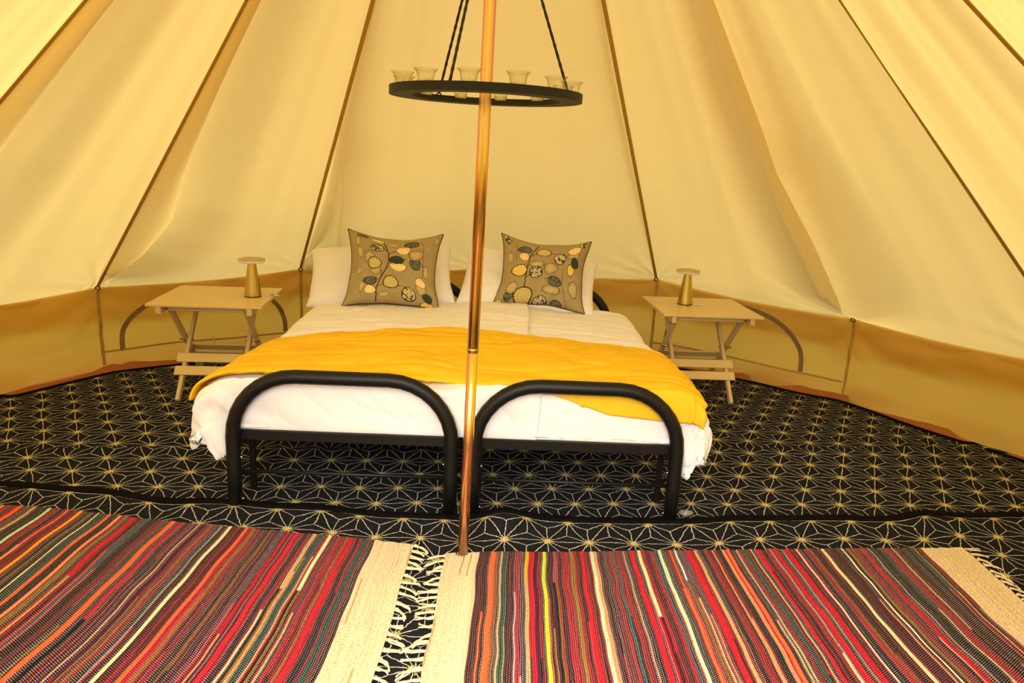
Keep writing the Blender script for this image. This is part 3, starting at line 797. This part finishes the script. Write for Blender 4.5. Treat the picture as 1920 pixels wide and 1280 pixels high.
# ---- drape: cloth coordinates (a across, b along) -> bed space
XL, XR, YF = -.88, .83, .055
def prof_(e_, Rr=.125, drop=.10, curl=.045):
    """outward distance and fall for cloth lying e_ past the edge"""
    if e_ <= 0: return 0, 0
    q = Rr * PI / 2
    if e_ < q: return Rr * math.sin(e_ / Rr), Rr * (1 - math.cos(e_ / Rr))
    e2 = e_ - q
    if e2 < drop: return Rr + .10 * e2, Rr + e2
    e3 = e2 - drop; c = min(e3 / curl, PI * .9)
    return Rr + .10 * drop - curl * (1 - math.cos(c)), Rr + drop + curl * math.sin(c)
def ridge(x): return (1 - min(1, abs(x) * 3.2)) ** 2
def drape(a, b, lift=0.0, puff=1.0, seed=0.0):
    ex = a - XR if a > XR else (a - XL if a < XL else 0)
    ey = b - YF if b < YF else 0
    e_ = (abs(ex) ** 3 + abs(ey) ** 3) ** (1 / 3)
    fx = smooth(abs(ex), 0, .18) if ey == 0 else smooth(e_, 0, .18)
    sidef = smooth(abs(ex), 0, .10)
    # on the sides the duvet hangs out further near the foot and is tucked closer towards the head
    Rr = .105 + (.075 if ex < 0 else .035) * sidef * (1 - smooth(b, .1, 1.0))
    dr = .045 + .085 * sidef * (1 - .6 * smooth(b, .3, 1.2))
    o_, f_ = prof_(e_, Rr, dr, .05 + .05 * sidef)
    hy = math.hypot(ex, ey); dx = ex / hy if hy > 1e-6 else 0; dy = ey / hy if hy > 1e-6 else 0
    x = min(max(a, XL), XR) + dx * o_; y = max(b, YF) + dy * o_ * (.20 if abs(ex) < .02 else lerp(.20, .45, smooth(abs(ex), 0, .25)))
    z = .522 - f_
    # loft of the quilt
    tx = min(1, max(0, (a - XL) / (XR - XL)))
    z += .030 * math.sin(PI * tx) ** .6 * (1 - smooth(e_, 0, .15)) * smooth(b, -.05, .35) if tx > 0 else 0
    z -= .020 * math.exp(-((a + .02) / .12) ** 2) * (1 - smooth(e_, 0, .1)) * (1 - smooth(b, .25, .6))
    n1 = nz(a * 2.2 + seed, b * 2.0, .5); n2 = nz(a * 5 + 2 * b + seed, b * 4.5 - a * 2, 2.5)
    # creases: mostly across the bed on top, slanting down-left on the foot face
    w1 = ridge(nz(a * 1.6 + seed + b * .8, b * 9.0 + 1.2 * nz(a * 2, b * 2), 5.1)); w2 = ridge(nz(a * 7 + b * 5, b * 7 - a * 7, 8.8 + seed))
    footf = smooth(-ey, 0, .1)
    w3 = ridge(nz(a * 3.2 - b * 4.5 + seed, b * 7 + a * 8.0, 3.3))
    d = puff * (.016 * n1 + .008 * n2 - .0075 * w1 * (1 - footf) - .0035 * w2 * (1 - .5 * footf) - .016 * w3 * footf + .010 * footf * math.sin(a * 15 + b * 22 + 5 * n1))
    d *= 1 - .8 * smooth(f_, .12, .19) * (1 - smooth(abs(ex), .0, .10))
    # deep gathers on the hanging corners
    cf = smooth(abs(ex), .05, .22)
    d += cf * (.022 * nz(a * 6 + seed, b * 5, 6.1) * (1 - .6 * smooth(f_, .2, .3)) - .011 * (1 - .7 * smooth(f_, .2, .3)) * ridge(nz(a * 9 - b * 5, b * 9, 1.9 + seed)))
    k = smooth(f_, 0, .10)
    nx_, ny_, nzz = dx * k, dy * k, 1 - .85 * k
    L_ = math.sqrt(nx_ ** 2 + ny_ ** 2 + nzz ** 2); h = d + lift
    ny_ *= .35 if abs(ex) < .05 else 1
    return Vector((x + nx_ / L_ * h, y + ny_ / L_ * h, z + nzz / L_ * h))
def cloth_grid(name, a0f, a1f, b0f, b1f, nu, nv, m, lf, thick, label, cat, seed=0.0, puff=1.0):
    P = np.zeros((nu, nv, 3)); 
    for i in range(nu):
        for j in range(nv):
            u, v = i / (nu - 1), j / (nv - 1)
            a = lerp(a0f(v), a1f(v), u); b = lerp(b0f(u), b1f(u), v)
            rim = smooth(min(u * nu, (1 - u) * nu, v * nv, (1 - v) * nv), -1, 3)
            P[i, j] = drape(a, b, lf(a, b, u, v) - (1 - rim) * .006, puff, seed)
    o = grid(name, P, m); o.location = BM @ Vector((0, 0, 0)); o.rotation_euler = (0, 0, BA)
    md = o.modifiers.new('loft', 'SOLIDIFY'); md.thickness = thick; md.offset = -1
    tag(o, label, cat)
    return o
cloth_grid('duvet', lambda v: -.02, lambda v: XR + .36 - .06 * v - .08 * (1 - smooth(v, 0, .10)), lambda u: -.255 - .09 * smooth(u, .62, .88) + .12 * smooth(u, .92, 1), lambda u: 1.68, 230, 300, M['sheet'],
           lambda a, b, u, v: -.006, .022, 'white duvet on the right bed, its corner hanging past the right bedpost', 'duvet', 0)
cloth_grid('duvet', lambda v: XL - .40 + .06 * v + .09 * (1 - smooth(v, 0, .10)), lambda v: .285 + .012 * math.sin(v * 9), lambda u: -.25 - .10 * smooth(u, 0, .09) * (1 - smooth(u, .12, .32)) + .05 * (1 - smooth(u, 0, .06)), lambda u: 1.68, 260, 300, M['sheet'],
           lambda a, b, u, v: .022 * smooth(a, -.12, .0), .020, 'white duvet on the left bed, its edge lapping over onto the right bed', 'duvet', 0)
cloth_grid('throw_blanket', lambda v: XL - lerp(.20, .12, v) , lambda v: XR + lerp(.13, .085, v),
           lambda u: float(np.interp(u, [0, .06, .2, .35, .5, .62, .8, 1], [.06, .03, .035, .06, .10, .02, -.085, -.12])),
           lambda u: float(np.interp(u, [0, .1, .25, .45, .6, .8, 1], [.66, .68, .72, .83, .80, .70, .64])), 240, 120, M['throw'],
           lambda a, b, u, v: .030 + .004 * nz(a * 6, b * 6, 2), .010, 'mustard yellow fleece throw spread across the foot of both beds', 'throw blanket', 0, puff=1.0)

# ---- pillows
def pillow(name, W, H, T, pinch, m, res=40, corner=.5, seed=0, sagf=0.0, col=None, wr=.004):
    """closed pillow mesh standing in the local XZ plane, bottom centre at the origin"""
    nu = nv = res
    def pt(u, v, sgn):
        x = u * W / 2 * (1 - pinch * (1 - v * v)); z = v * H / 2 * (1 - pinch * (1 - u * u))
        t = T / 2 * ((1 - u ** 4) * (1 - v ** 4)) ** corner
        t += (wr * nz(u * 3 + seed, v * 3, sgn) + wr * .7 * nz(u * 8 + seed, v * 7, sgn * 2)) * min(1, (1 - abs(u)) * 6) * min(1, (1 - abs(v)) * 6)
        x += .006 * nz(v * 2, seed, 1) * abs(u); z += .006 * nz(u * 2, seed, 4) - sagf * (1 - u * u) * (v > 0) * v
        return Vector((x, -sgn * t, z + H / 2))
    us = [math.sin(PI / 2 * (2 * i / (nu - 1) - 1)) for i in range(nu)]
    V = []; F = []; C = []
    for sgn in (1, -1):
        b0 = len(V)
        for i, u in enumerate(us):
            for j, v in enumerate(us):
                V.append(pt(u, v, sgn)); C.append(col(u, v) if (col and sgn == 1) else (.40, .30, .16, 1))
        for i in range(nu - 1):
            for j in range(nv - 1):
                q = (b0 + i * nv + j, b0 + (i + 1) * nv + j, b0 + (i + 1) * nv + j + 1, b0 + i * nv + j + 1)
                F.append(q if sgn == 1 else q[::-1])
    me = bpy.data.meshes.new(name); me.from_pydata(V, [], F)
    if col: at = me.color_attributes.new('dye', 'FLOAT_COLOR', 'POINT'); at.data.foreach_set('color', np.array(C, dtype=np.float32).reshape(-1))
    me.polygons.foreach_set('use_smooth', [True] * len(F)); me.materials.append(m)
    o = bpy.data.objects.new(name, me); COL.objects.link(o)
    return o, pt
def place(o, loc, tilt, rz, roll=0):
    o.matrix_world = Matrix.Translation(loc) @ Matrix.Rotation(rz, 4, 'Z') @ Matrix.Rotation(-tilt, 4, 'X') @ Matrix.Rotation(roll, 4, 'Y')
for (x, y, z, rz, roll, W, lab, sd) in ((-.775, 4.24, .525, R(3), R(-5), .86, 'plump white pillow at the head of the left bed, behind the floral cushion', 3), (.065, 4.27, .525, R(0), R(5), .82, 'plump white pillow at the head of the right bed, behind the floral cushion', 8)):
    o, _ = pillow('pillow', W, .46, .17, .05, M['sheet'], 48, .42, sd, wr=.014)
    place(o, (x, y, z), R(52), rz, roll); tag(o, lab, 'pillow')

# ---- printed cushions
def motif_fn(motifs, stems, corners, seed):
    TL, TRc, BL, BR = [np.array(c, float) for c in corners]
    rr = random.Random(seed)
    ms = []
    for (cx, cy, rx, ry, rot_, ty) in motifs:
        ms.append((cx, cy, rx * 1.13, ry * 1.13, R(rot_), ty, rr.random() * 10))
    segs = []
    for st in stems:
        for i in range(len(st[1]) - 1): segs.append((st[0], st[1][i], st[1][i + 1]))
    base = np.array((.37, .30, .145))
    pal = {'c': (.86, .68, .30), 'd': (.035, .045, .030), 'g': (.14, .15, .11), 'o': (.58, .48, .16), 'f': (.46, .36, .17), 'k': (.50, .48, .40), 'y': (.74, .56, .13)}
    ink = np.array((.05, .028, .02))
    def f(u, v):
        s, t = (u + 1) / 2, (v + 1) / 2
        p = (TL * (1 - s) + TRc * s) * t + (BL * (1 - s) + BR * s) * (1 - t)
        x, y = p
        c = base * (1 + .10 * nz(x * .01, y * .01, seed) + .08 * nz(x * .15, y * .15, seed))
        c = c * np.array((1.0, 1.0 - .10 * abs(nz(x * .006, y * .006, 3)), 1.0))
        for wd, a, b in segs:
            dx, dy = b[0] - a[0], b[1] - a[1]; q = max(0, min(1, ((x - a[0]) * dx + (y - a[1]) * dy) / (dx * dx + dy * dy + 1e-9)))
            if math.hypot(x - a[0] - q * dx, y - a[1] - q * dy) < wd: c = ink
        for (cx, cy, rx, ry, ro, ty, ph) in ms:
            dx, dy = x - cx, y - cy; ca, sa = math.cos(ro), math.sin(ro)
            X = (dx * ca + dy * sa) / rx; Y = (-dx * sa + dy * ca) / ry
            r = math.hypot(X, Y); th = math.atan2(Y, X)
            r += .05 * math.sin(th * 3 + ph)
            if r < 1:
                c = np.array(pal[ty])
                vein = abs(math.sin(th * 6 + ph)) < .25 and .35 < r < .9
                if ty == 'k':
                    if nz(x * .05, y * .05, ph) > .12: c = ink
                    elif nz(x * .04, y * .04, ph + 4) > .2: c = np.array(pal['y'])
                elif ty in 'co' and vein: c = c * .68
                elif ty == 'd' and vein: c = c * 2.5
                elif ty == 'g' and nz(x * .06, y * .06, ph) > .2: c = ink
                if ty == 'f': c = c * (.95 + .2 * (r < .6))
                c = c * (1 + .2 * nz(x * .05, y * .05, ph))
                if r > .87 and ty not in 'cf': c = ink
                elif r > .90 and ty in 'fc': c = base * .28
        return (float(c[0]), float(c[1]), float(c[2]), 1)
    return f
mot1 = [(850, 385, 75, 48, 0, 'k'), (1250, 305, 78, 45, 0, 'g'), (1165, 395, 78, 50, -5, 'c'), (1040, 320, 75, 20, -8, 'f'), (860, 280, 70, 16, 10, 'c'), (690, 250, 60, 20, 5, 'g'), (1110, 622, 98, 50, 3, 'c'), (1085, 530, 84, 50, -5, 'd'),
        (1320, 570, 60, 70, -30, 'g'), (1320, 460, 80, 60, 0, 'f'), (755, 520, 58, 75, 10, 'f'), (835, 685, 60, 45, 0, 'f'), (815, 590, 76, 72, 0, 'o'), (785, 920, 64, 46, 5, 'c'), (780, 815, 76, 46, -5, 'g'),
        (1025, 820, 86, 70, 0, 'o'), (1235, 935, 74, 72, 0, 'k'), (1385, 860, 60, 62, 0, 'f'), (1385, 790, 60, 48, 30, 'c'), (1430, 1015, 76, 26, -5, 'y'), (1445, 945, 52, 44, 0, 'd'), (640, 470, 34, 70, 0, 'f'), (630, 700, 28, 40, 0, 'f'),
        (1455, 660, 26, 70, 0, 'f'), (620, 330, 20, 60, 10, 'o'), (680, 890, 18, 60, 8, 'o'), (950, 970, 60, 24, -10, 'f'), (1530, 280, 20, 40, 0, 'f')]
st1 = [(7, [(862, 1040), (860, 900), (900, 780), (960, 660), (990, 560), (985, 450), (960, 380), (930, 310)]), (3.5, [(985, 470), (1020, 435), (1090, 410)]), (3.5, [(962, 660), (1010, 620)]), (3.5, [(965, 420), (920, 390)]),
       (4, [(870, 880), (950, 850)]), (4, [(908, 750), (905, 690), (870, 640)]), (3, [(880, 800), (850, 795)]), (3, [(1110, 850), (1200, 860)]), (2.5, [(1170, 510), (1210, 512)]), (2.5, [(1350, 270), (1400, 350), (1415, 560), (1420, 740)]), (4, [(1400, 580), (1470, 630)])]
mot2 = [(540, 290, 42, 56, 0, 'k'), (725, 495, 58, 46, 0, 'c'), (735, 405, 78, 42, -5, 'g'), (965, 430, 82, 48, 8, 'o'), (1160, 525, 66, 66, 30, 'k'), (1320, 490, 68, 36, 0, 'f'), (1318, 425, 70, 46, -10, 'c'), (1300, 660, 42, 64, 0, 'y'), (1345, 578, 40, 62, -20, 'd'),
        (880, 585, 82, 46, 0, 'f'), (870, 682, 74, 66, -5, 'k'), (665, 660, 90, 62, -5, 'y'), (1050, 645, 78, 64, 0, 'f'), (1060, 890, 96, 52, 5, 'f'), (1100, 802, 76, 54, 20, 'g'), (580, 935, 50, 44, 0, 'g'), (740, 950, 95, 92, 0, 'o'),
        (925, 1015, 74, 52, -10, 'k'), (1105, 1045, 62, 40, 0, 'g'), (550, 510, 32, 60, 0, 'f'), (1320, 870, 50, 80, 0, 'f'), (1400, 360, 40, 30, 30, 'k'), (470, 985, 50, 34, 0, 'o'), (600, 850, 60, 60, 0, 'f')]
st2 = [(6, [(745, 865), (745, 740), (765, 600), (790, 500), (850, 400), (900, 335)]), (3.5, [(800, 490), (850, 455), (890, 435)]), (3.5, [(770, 610), (820, 570)]), (4, [(745, 750), (790, 715)]), (4, [(745, 720), (710, 680)]), (3, [(1050, 445), (1130, 465)]),
       (3, [(1030, 770), (985, 768)]), (2.5, [(1200, 640), (1195, 800), (1220, 1060)]), (4, [(800, 1040), (820, 1075)]), (2.5, [(640, 330), (620, 560)])]
for (x, y, z, tilt, rz, roll, W, H, mot, st, cor, lab, sd) in (
        (-.695, 4.10, .535, R(25), R(4), R(1), .545, .455, mot1, st1, ((520, 195), (1565, 180), (495, 1070), (1560, 1020)), 'beige leaf-print cushion standing against the pillow of the left bed', 2),
        (.145, 4.235, .545, R(25), R(-3), R(2.5), .535, .44, mot2, st2, ((475, 225), (1475, 320), (430, 985), (1420, 1075)), 'beige leaf-print cushion standing against the pillow of the right bed', 5)):
    root = tag(empty('cushion'), lab, 'cushion', 'leaf-print cushions')
    o, pt = pillow('cushion_cover', W, H, .17, .135, M['print'], 230, .5, sd, sagf=.02, col=motif_fn(mot, st, cor, sd), wr=.006)
    o.parent = root
    pts = []
    q = [math.sin(PI / 2 * t) for t in np.linspace(-1, 1, 40)]
    for u in q[:-1]: pts.append(pt(u, -1, 1))
    for v in q[:-1]: pts.append(pt(1, v, 1))
    for u in q[:0:-1]: pts.append(pt(u, 1, 1))
    for v in q[:0:-1]: pts.append(pt(-1, v, 1))
    MB().tube(pts, .0042, 7, closed=True).build('piping', M['piping'], root)
    place(root, (x, y, z), tilt, rz, roll)

# ================================================================== SIDE TABLES
ZC = .012
def side_table(cx, cy, rz, label, sign):
    t = tag(empty('folding_side_table', (cx, cy, ZC), rz), label, 'side table')
    W, D, H = .60, .58, .54
    n = 8; sw = D / n
    for i in range(n):
        y = -D / 2 + sw * (i + .5)
        MB().box((0, y, H - .008), (W, sw - .006, .016), bev=.003).build('tabletop_slat', M['wood'], t, smooth=False)
    for x in (-.235, .235): MB().beam((x, -D / 2 + .004, H - .034), (x, D / 2 - .004, H - .034), .028, .036).build('top_rail', M['woodleg'], t, smooth=False)
    # two nested leg frames crossing in the side view
    for sx in (-1, 1):
        MB().beam((sx * .165, -.285, 0), (sx * .165, .20, H - .02), .034, .022, up=(1, 0, 0)).build('leg', M['woodleg'], t, smooth=False)
        MB().beam((sx * .200, .285, 0), (sx * .200, -.22, H - .02), .034, .022, up=(1, 0, 0)).build('leg', M['woodleg'], t, smooth=False)
        MB().tube([(sx * .145, -.022, .285), (sx * .222, -.022, .285)], .006, 8).build('pivot_bolt', M['brass'], t)
    for (yf, zz) in ((1, .128), (1, .188)):
        y = -.285 + (zz / (H - .02)) * .485
        MB().beam((-.205, y - .017, zz + .016), (.205, y - .017, zz + .016), .010, .056, up=(0, .485, .52)).build('stretcher_slat', M['wood'], t, smooth=False)
    for zz in (.128, .188):
        y = .285 - (zz / (H - .02)) * .505
        MB().beam((-.225, y + .017, zz + .016), (.225, y + .017, zz + .016), .010, .056, up=(0, -.505, .52)).build('stretcher_slat', M['wood'], t, smooth=False)
    for y, hw in ((.20, .165), (-.22, .20)): MB().beam((-hw, y, H - .035), (hw, y, H - .035), .022, .024).build('top_crossbar', M['woodleg'], t, smooth=False)
    return t
side_table(-1.688, 4.150, R(6), 'pale folding slatted wooden side table left of the beds', 1)
side_table(1.160, 4.550, R(4), 'pale folding slatted wooden side table right of the beds', -1)
def lamp(x, y, label, rz):
    z = ZC + .54
    t = tag(empty('table_lamp', (x, y, z), rz), label, 'lamp', 'brass cone lamps')
    MB().lathe([(0, 0), (.047, 0), (.0475, .004), (.0465, .006)], 40).build('foot_ring', M['dark'], t)
    MB().lathe([(.0465, .006), (.0455, .030), (.0235, .190), (.0235, .196), (0, .196)], 40).build('lamp_body', M['brass'], t, angle=50)
    MB().lathe([(0, .1965), (.066, .1965), (.0725, .1985), (.0735, .202), (.0735, .2135), (0, .2135)], 40).build('diffuser_disc', M['acrylic'], t, angle=50)
    MB().lathe([(0, .214), (.073, .214), (.0735, .2155), (.073, .2175), (.050, .2175), (.047, .216), (0, .216)], 40).build('top_plate', M['brass'], t, angle=40)
lamp(-1.500, 4.172, 'brushed brass cone lamp with flat disc top on the left table', 0)
lamp(1.075, 4.590, 'brushed brass cone lamp with flat disc top on the right table', .5)
def cable(x, y, rz, label, n, sc_):
    t = tag(empty('charging_cable', (x, y, ZC + .5415), rz), label, 'cable')
    pts = [(0, 0, .003), (.02, .008, .003), (.045, .004, .0035), (.065, -.008, .004), (.085, .002, .004), (.090, .016, .003), (.070, .022, .003), (.050, .016, .004)]
    P = []
    for i in range(len(pts) - 1):
        for q in np.linspace(0, 1, 5)[:-1]: P.append(Vector(pts[i]).lerp(Vector(pts[i + 1]), q) * sc_)
    MB().tube(P, .0022, 6).build('cord', M['cable'], t)
    MB().box((.048 * sc_, .016 * sc_, .004), (.018, .010, .006), bev=.001).build('plug', M['dark' if n else 'cable'], t, smooth=False)
cable(-1.445, 4.19, .15, 'small white charging lead curled beside the lamp on the left table', 1, .95)
cable(1.118, 4.560, .1, 'small white charging lead curled beside the lamp on the right table', 0, 1.0)

# ================================================================== CENTRE POLE
pl = tag(empty('tent_pole', (PX - .023, PY, 0)), 'shiny gold-toned steel centre pole holding up the tent between the two rugs', 'tent pole')
lean = Vector((.040, 0, 3.03))
def pp(z): return (lean * (z / 3.03)) + Vector((0, 0, 0))
MB().tube([pp(.012), pp(.4), pp(.775)], .0178, 28).build('lower_section', M['pole'], pl)
MB().tube([pp(.775), pp(1.5), pp(2.3), pp(3.03)], .0190, 28).build('upper_section', M['pole'], pl)
MB().tube([pp(.768), pp(.776), pp(.782)], [.0184, .0198, .0194], 28).build('joint_collar', M['brass'], pl)
MB().tube([pp(.022), pp(.028)], .026, 20).build('foot_washer', M['dark'], pl)

# ================================================================== CANDLE RING
RZ = 1.578
ch = tag(empty('candle_ring', (PX, PY, RZ)), 'round black metal chandelier hanging round the pole, holding glass candle cups', 'chandelier')
MB().lathe([(.2925, -.012), (.2925, .012), (.2885, .012), (.2885, -.012)], 96, closed=True).build('outer_band', M['iron'], ch, angle=40)
MB().lathe([(.2885, -.012), (.2885, -.0085), (.2285, -.0085), (.2285, -.012)], 96, closed=True).build('cup_shelf', M['iron'], ch, angle=40)
MB().lathe([(.2285, -.012), (.2285, .002), (.2255, .002), (.2255, -.012)], 96, closed=True).build('inner_band', M['iron'], ch, angle=40)
hook = Vector((.012, 0, .66))
for a in (100, -20, 220):
    p0 = Vector((.258 * math.sin(R(a)), -.258 * math.cos(R(a)), -.010))
    eye_ = MB().tube([p0 + Vector((.009 * math.cos(q), 0, .012 + .013 * math.sin(q))) for q in np.linspace(0, 2 * PI, 13)[:-1]], .0022, 6, closed=True).build('hanging_eye', M['iron'], ch)
    d = hook - (p0 + Vector((0, 0, .028)))
    pts = []; rad = []
    for q in np.linspace(0, 1, 60):
        p = p0 + Vector((0, 0, .024)) + d * q
        pts.append(p); rad.append(.0042 + .0007 * math.sin(q * 150))
    eye_.parent = MB().tube(pts, rad, 8).build('hanging_rope', M['rope'], ch)
MB().tube([hook + Vector((.034 * math.cos(q) , .034 * math.sin(q), 0)) for q in np.linspace(0, 2 * PI, 25)[:-1]], .006, 8, closed=True).build('pole_collar', M['iron'], ch)
cup_proto = None
def cup(a, label):
    global cup_proto
    x = PX + .2585 * math.sin(R(a)); y = PY - .2585 * math.cos(R(a)); z = RZ - .0084
    if cup_proto is None:
        t = empty('glass_cup', (x, y, z))
        pr = [(0, .003), (.0185, .003), (.0205, .006), (.0225, .018), (.0235, .035), (.0255, .044), (.031, .052), (.0335, .0535), (.0338, .055), (.031, .0545),
              (.0245, .046), (.0218, .035), (.0208, .018), (.0185, .0075), (0, .0068)]
        MB().lathe([(r, zz) for r, zz in pr], 32).build('glass_wall', M['glass'], t)
        MB().lathe([(0, .0072), (.0180, .0076), (.0203, .026), (.0195, .0275), (0, .0265)], 24).build('candle_wax', M['wax'], t, angle=50)
        wk_ = [c_ for c_ in t.children if c_.name.startswith('candle_wax')][0]
        MB().tube([(0, 0, .0265), (.0005, 0, .033)], .0007, 5).build('wick', M['dark'], wk_)
        cup_proto = t
    else:
        t = cup_proto.copy(); COL.objects.link(t); t.location = (x, y, z)
        for c_ in cup_proto.children:
            c = c_.copy(); COL.objects.link(c); c.parent = t
            for g_ in c_.children:
                q_ = g_.copy(); COL.objects.link(q_); q_.parent = c
    tag(t, label, 'candle cup', 'glass candle cups on the chandelier')
for a, lab in ((-8, 'clear flared glass candle cup on the chandelier, touching the left side of the pole'), (22, 'clear flared glass candle cup, first right of the pole on the chandelier'),
               (52, 'clear flared glass candle cup on the chandelier with the right rope ending behind it'), (82, 'clear glass candle cup at the far right tip of the chandelier'),
               (-38, 'clear flared glass candle cup beside the left ropes, second from the chandelier left tip'), (-68, 'clear glass candle cup at the far left tip of the chandelier'),
               (112, 'clear glass candle cup on the far side of the chandelier near its right tip'), (142, 'clear glass cup on the far side, its rim above the band right of the pole'),
               (172, 'clear glass candle cup seen through the chandelier opening just right of the pole'), (202, 'clear glass candle cup seen through the chandelier opening left of the pole'),
               (232, 'clear glass candle cup on the far side, behind the second cup from the left'), (262, 'clear glass candle cup on the far side of the chandelier behind its left tip')):
    cup(a, lab)

# a crumpled bit of clear plastic by the right bedpost
mb = MB(); vs = []; fs = []
nn = 14
for i in range(nn):
    for j in range(10):
        a = 2 * PI * i / nn; h = j / 9
        r = .028 * math.sin(PI * (.12 + .88 * (1 - h) ** .7) ) * (1 + .3 * nz(a * 2, h * 3, 5)) + .002
        vs.append((r * math.cos(a), r * math.sin(a) * .7, .030 * h))
for i in range(nn):
    for j in range(9): fs.append((i * 10 + j, ((i + 1) % nn) * 10 + j, ((i + 1) % nn) * 10 + j + 1, i * 10 + j + 1))
o = mb.add(vs, fs).build('plastic_cup', M['plastic']); o.location = (.735, 2.742, .0205)
tag(o, 'small crumpled clear plastic wrapper on the carpet beside the right bedpost', 'plastic wrapper')
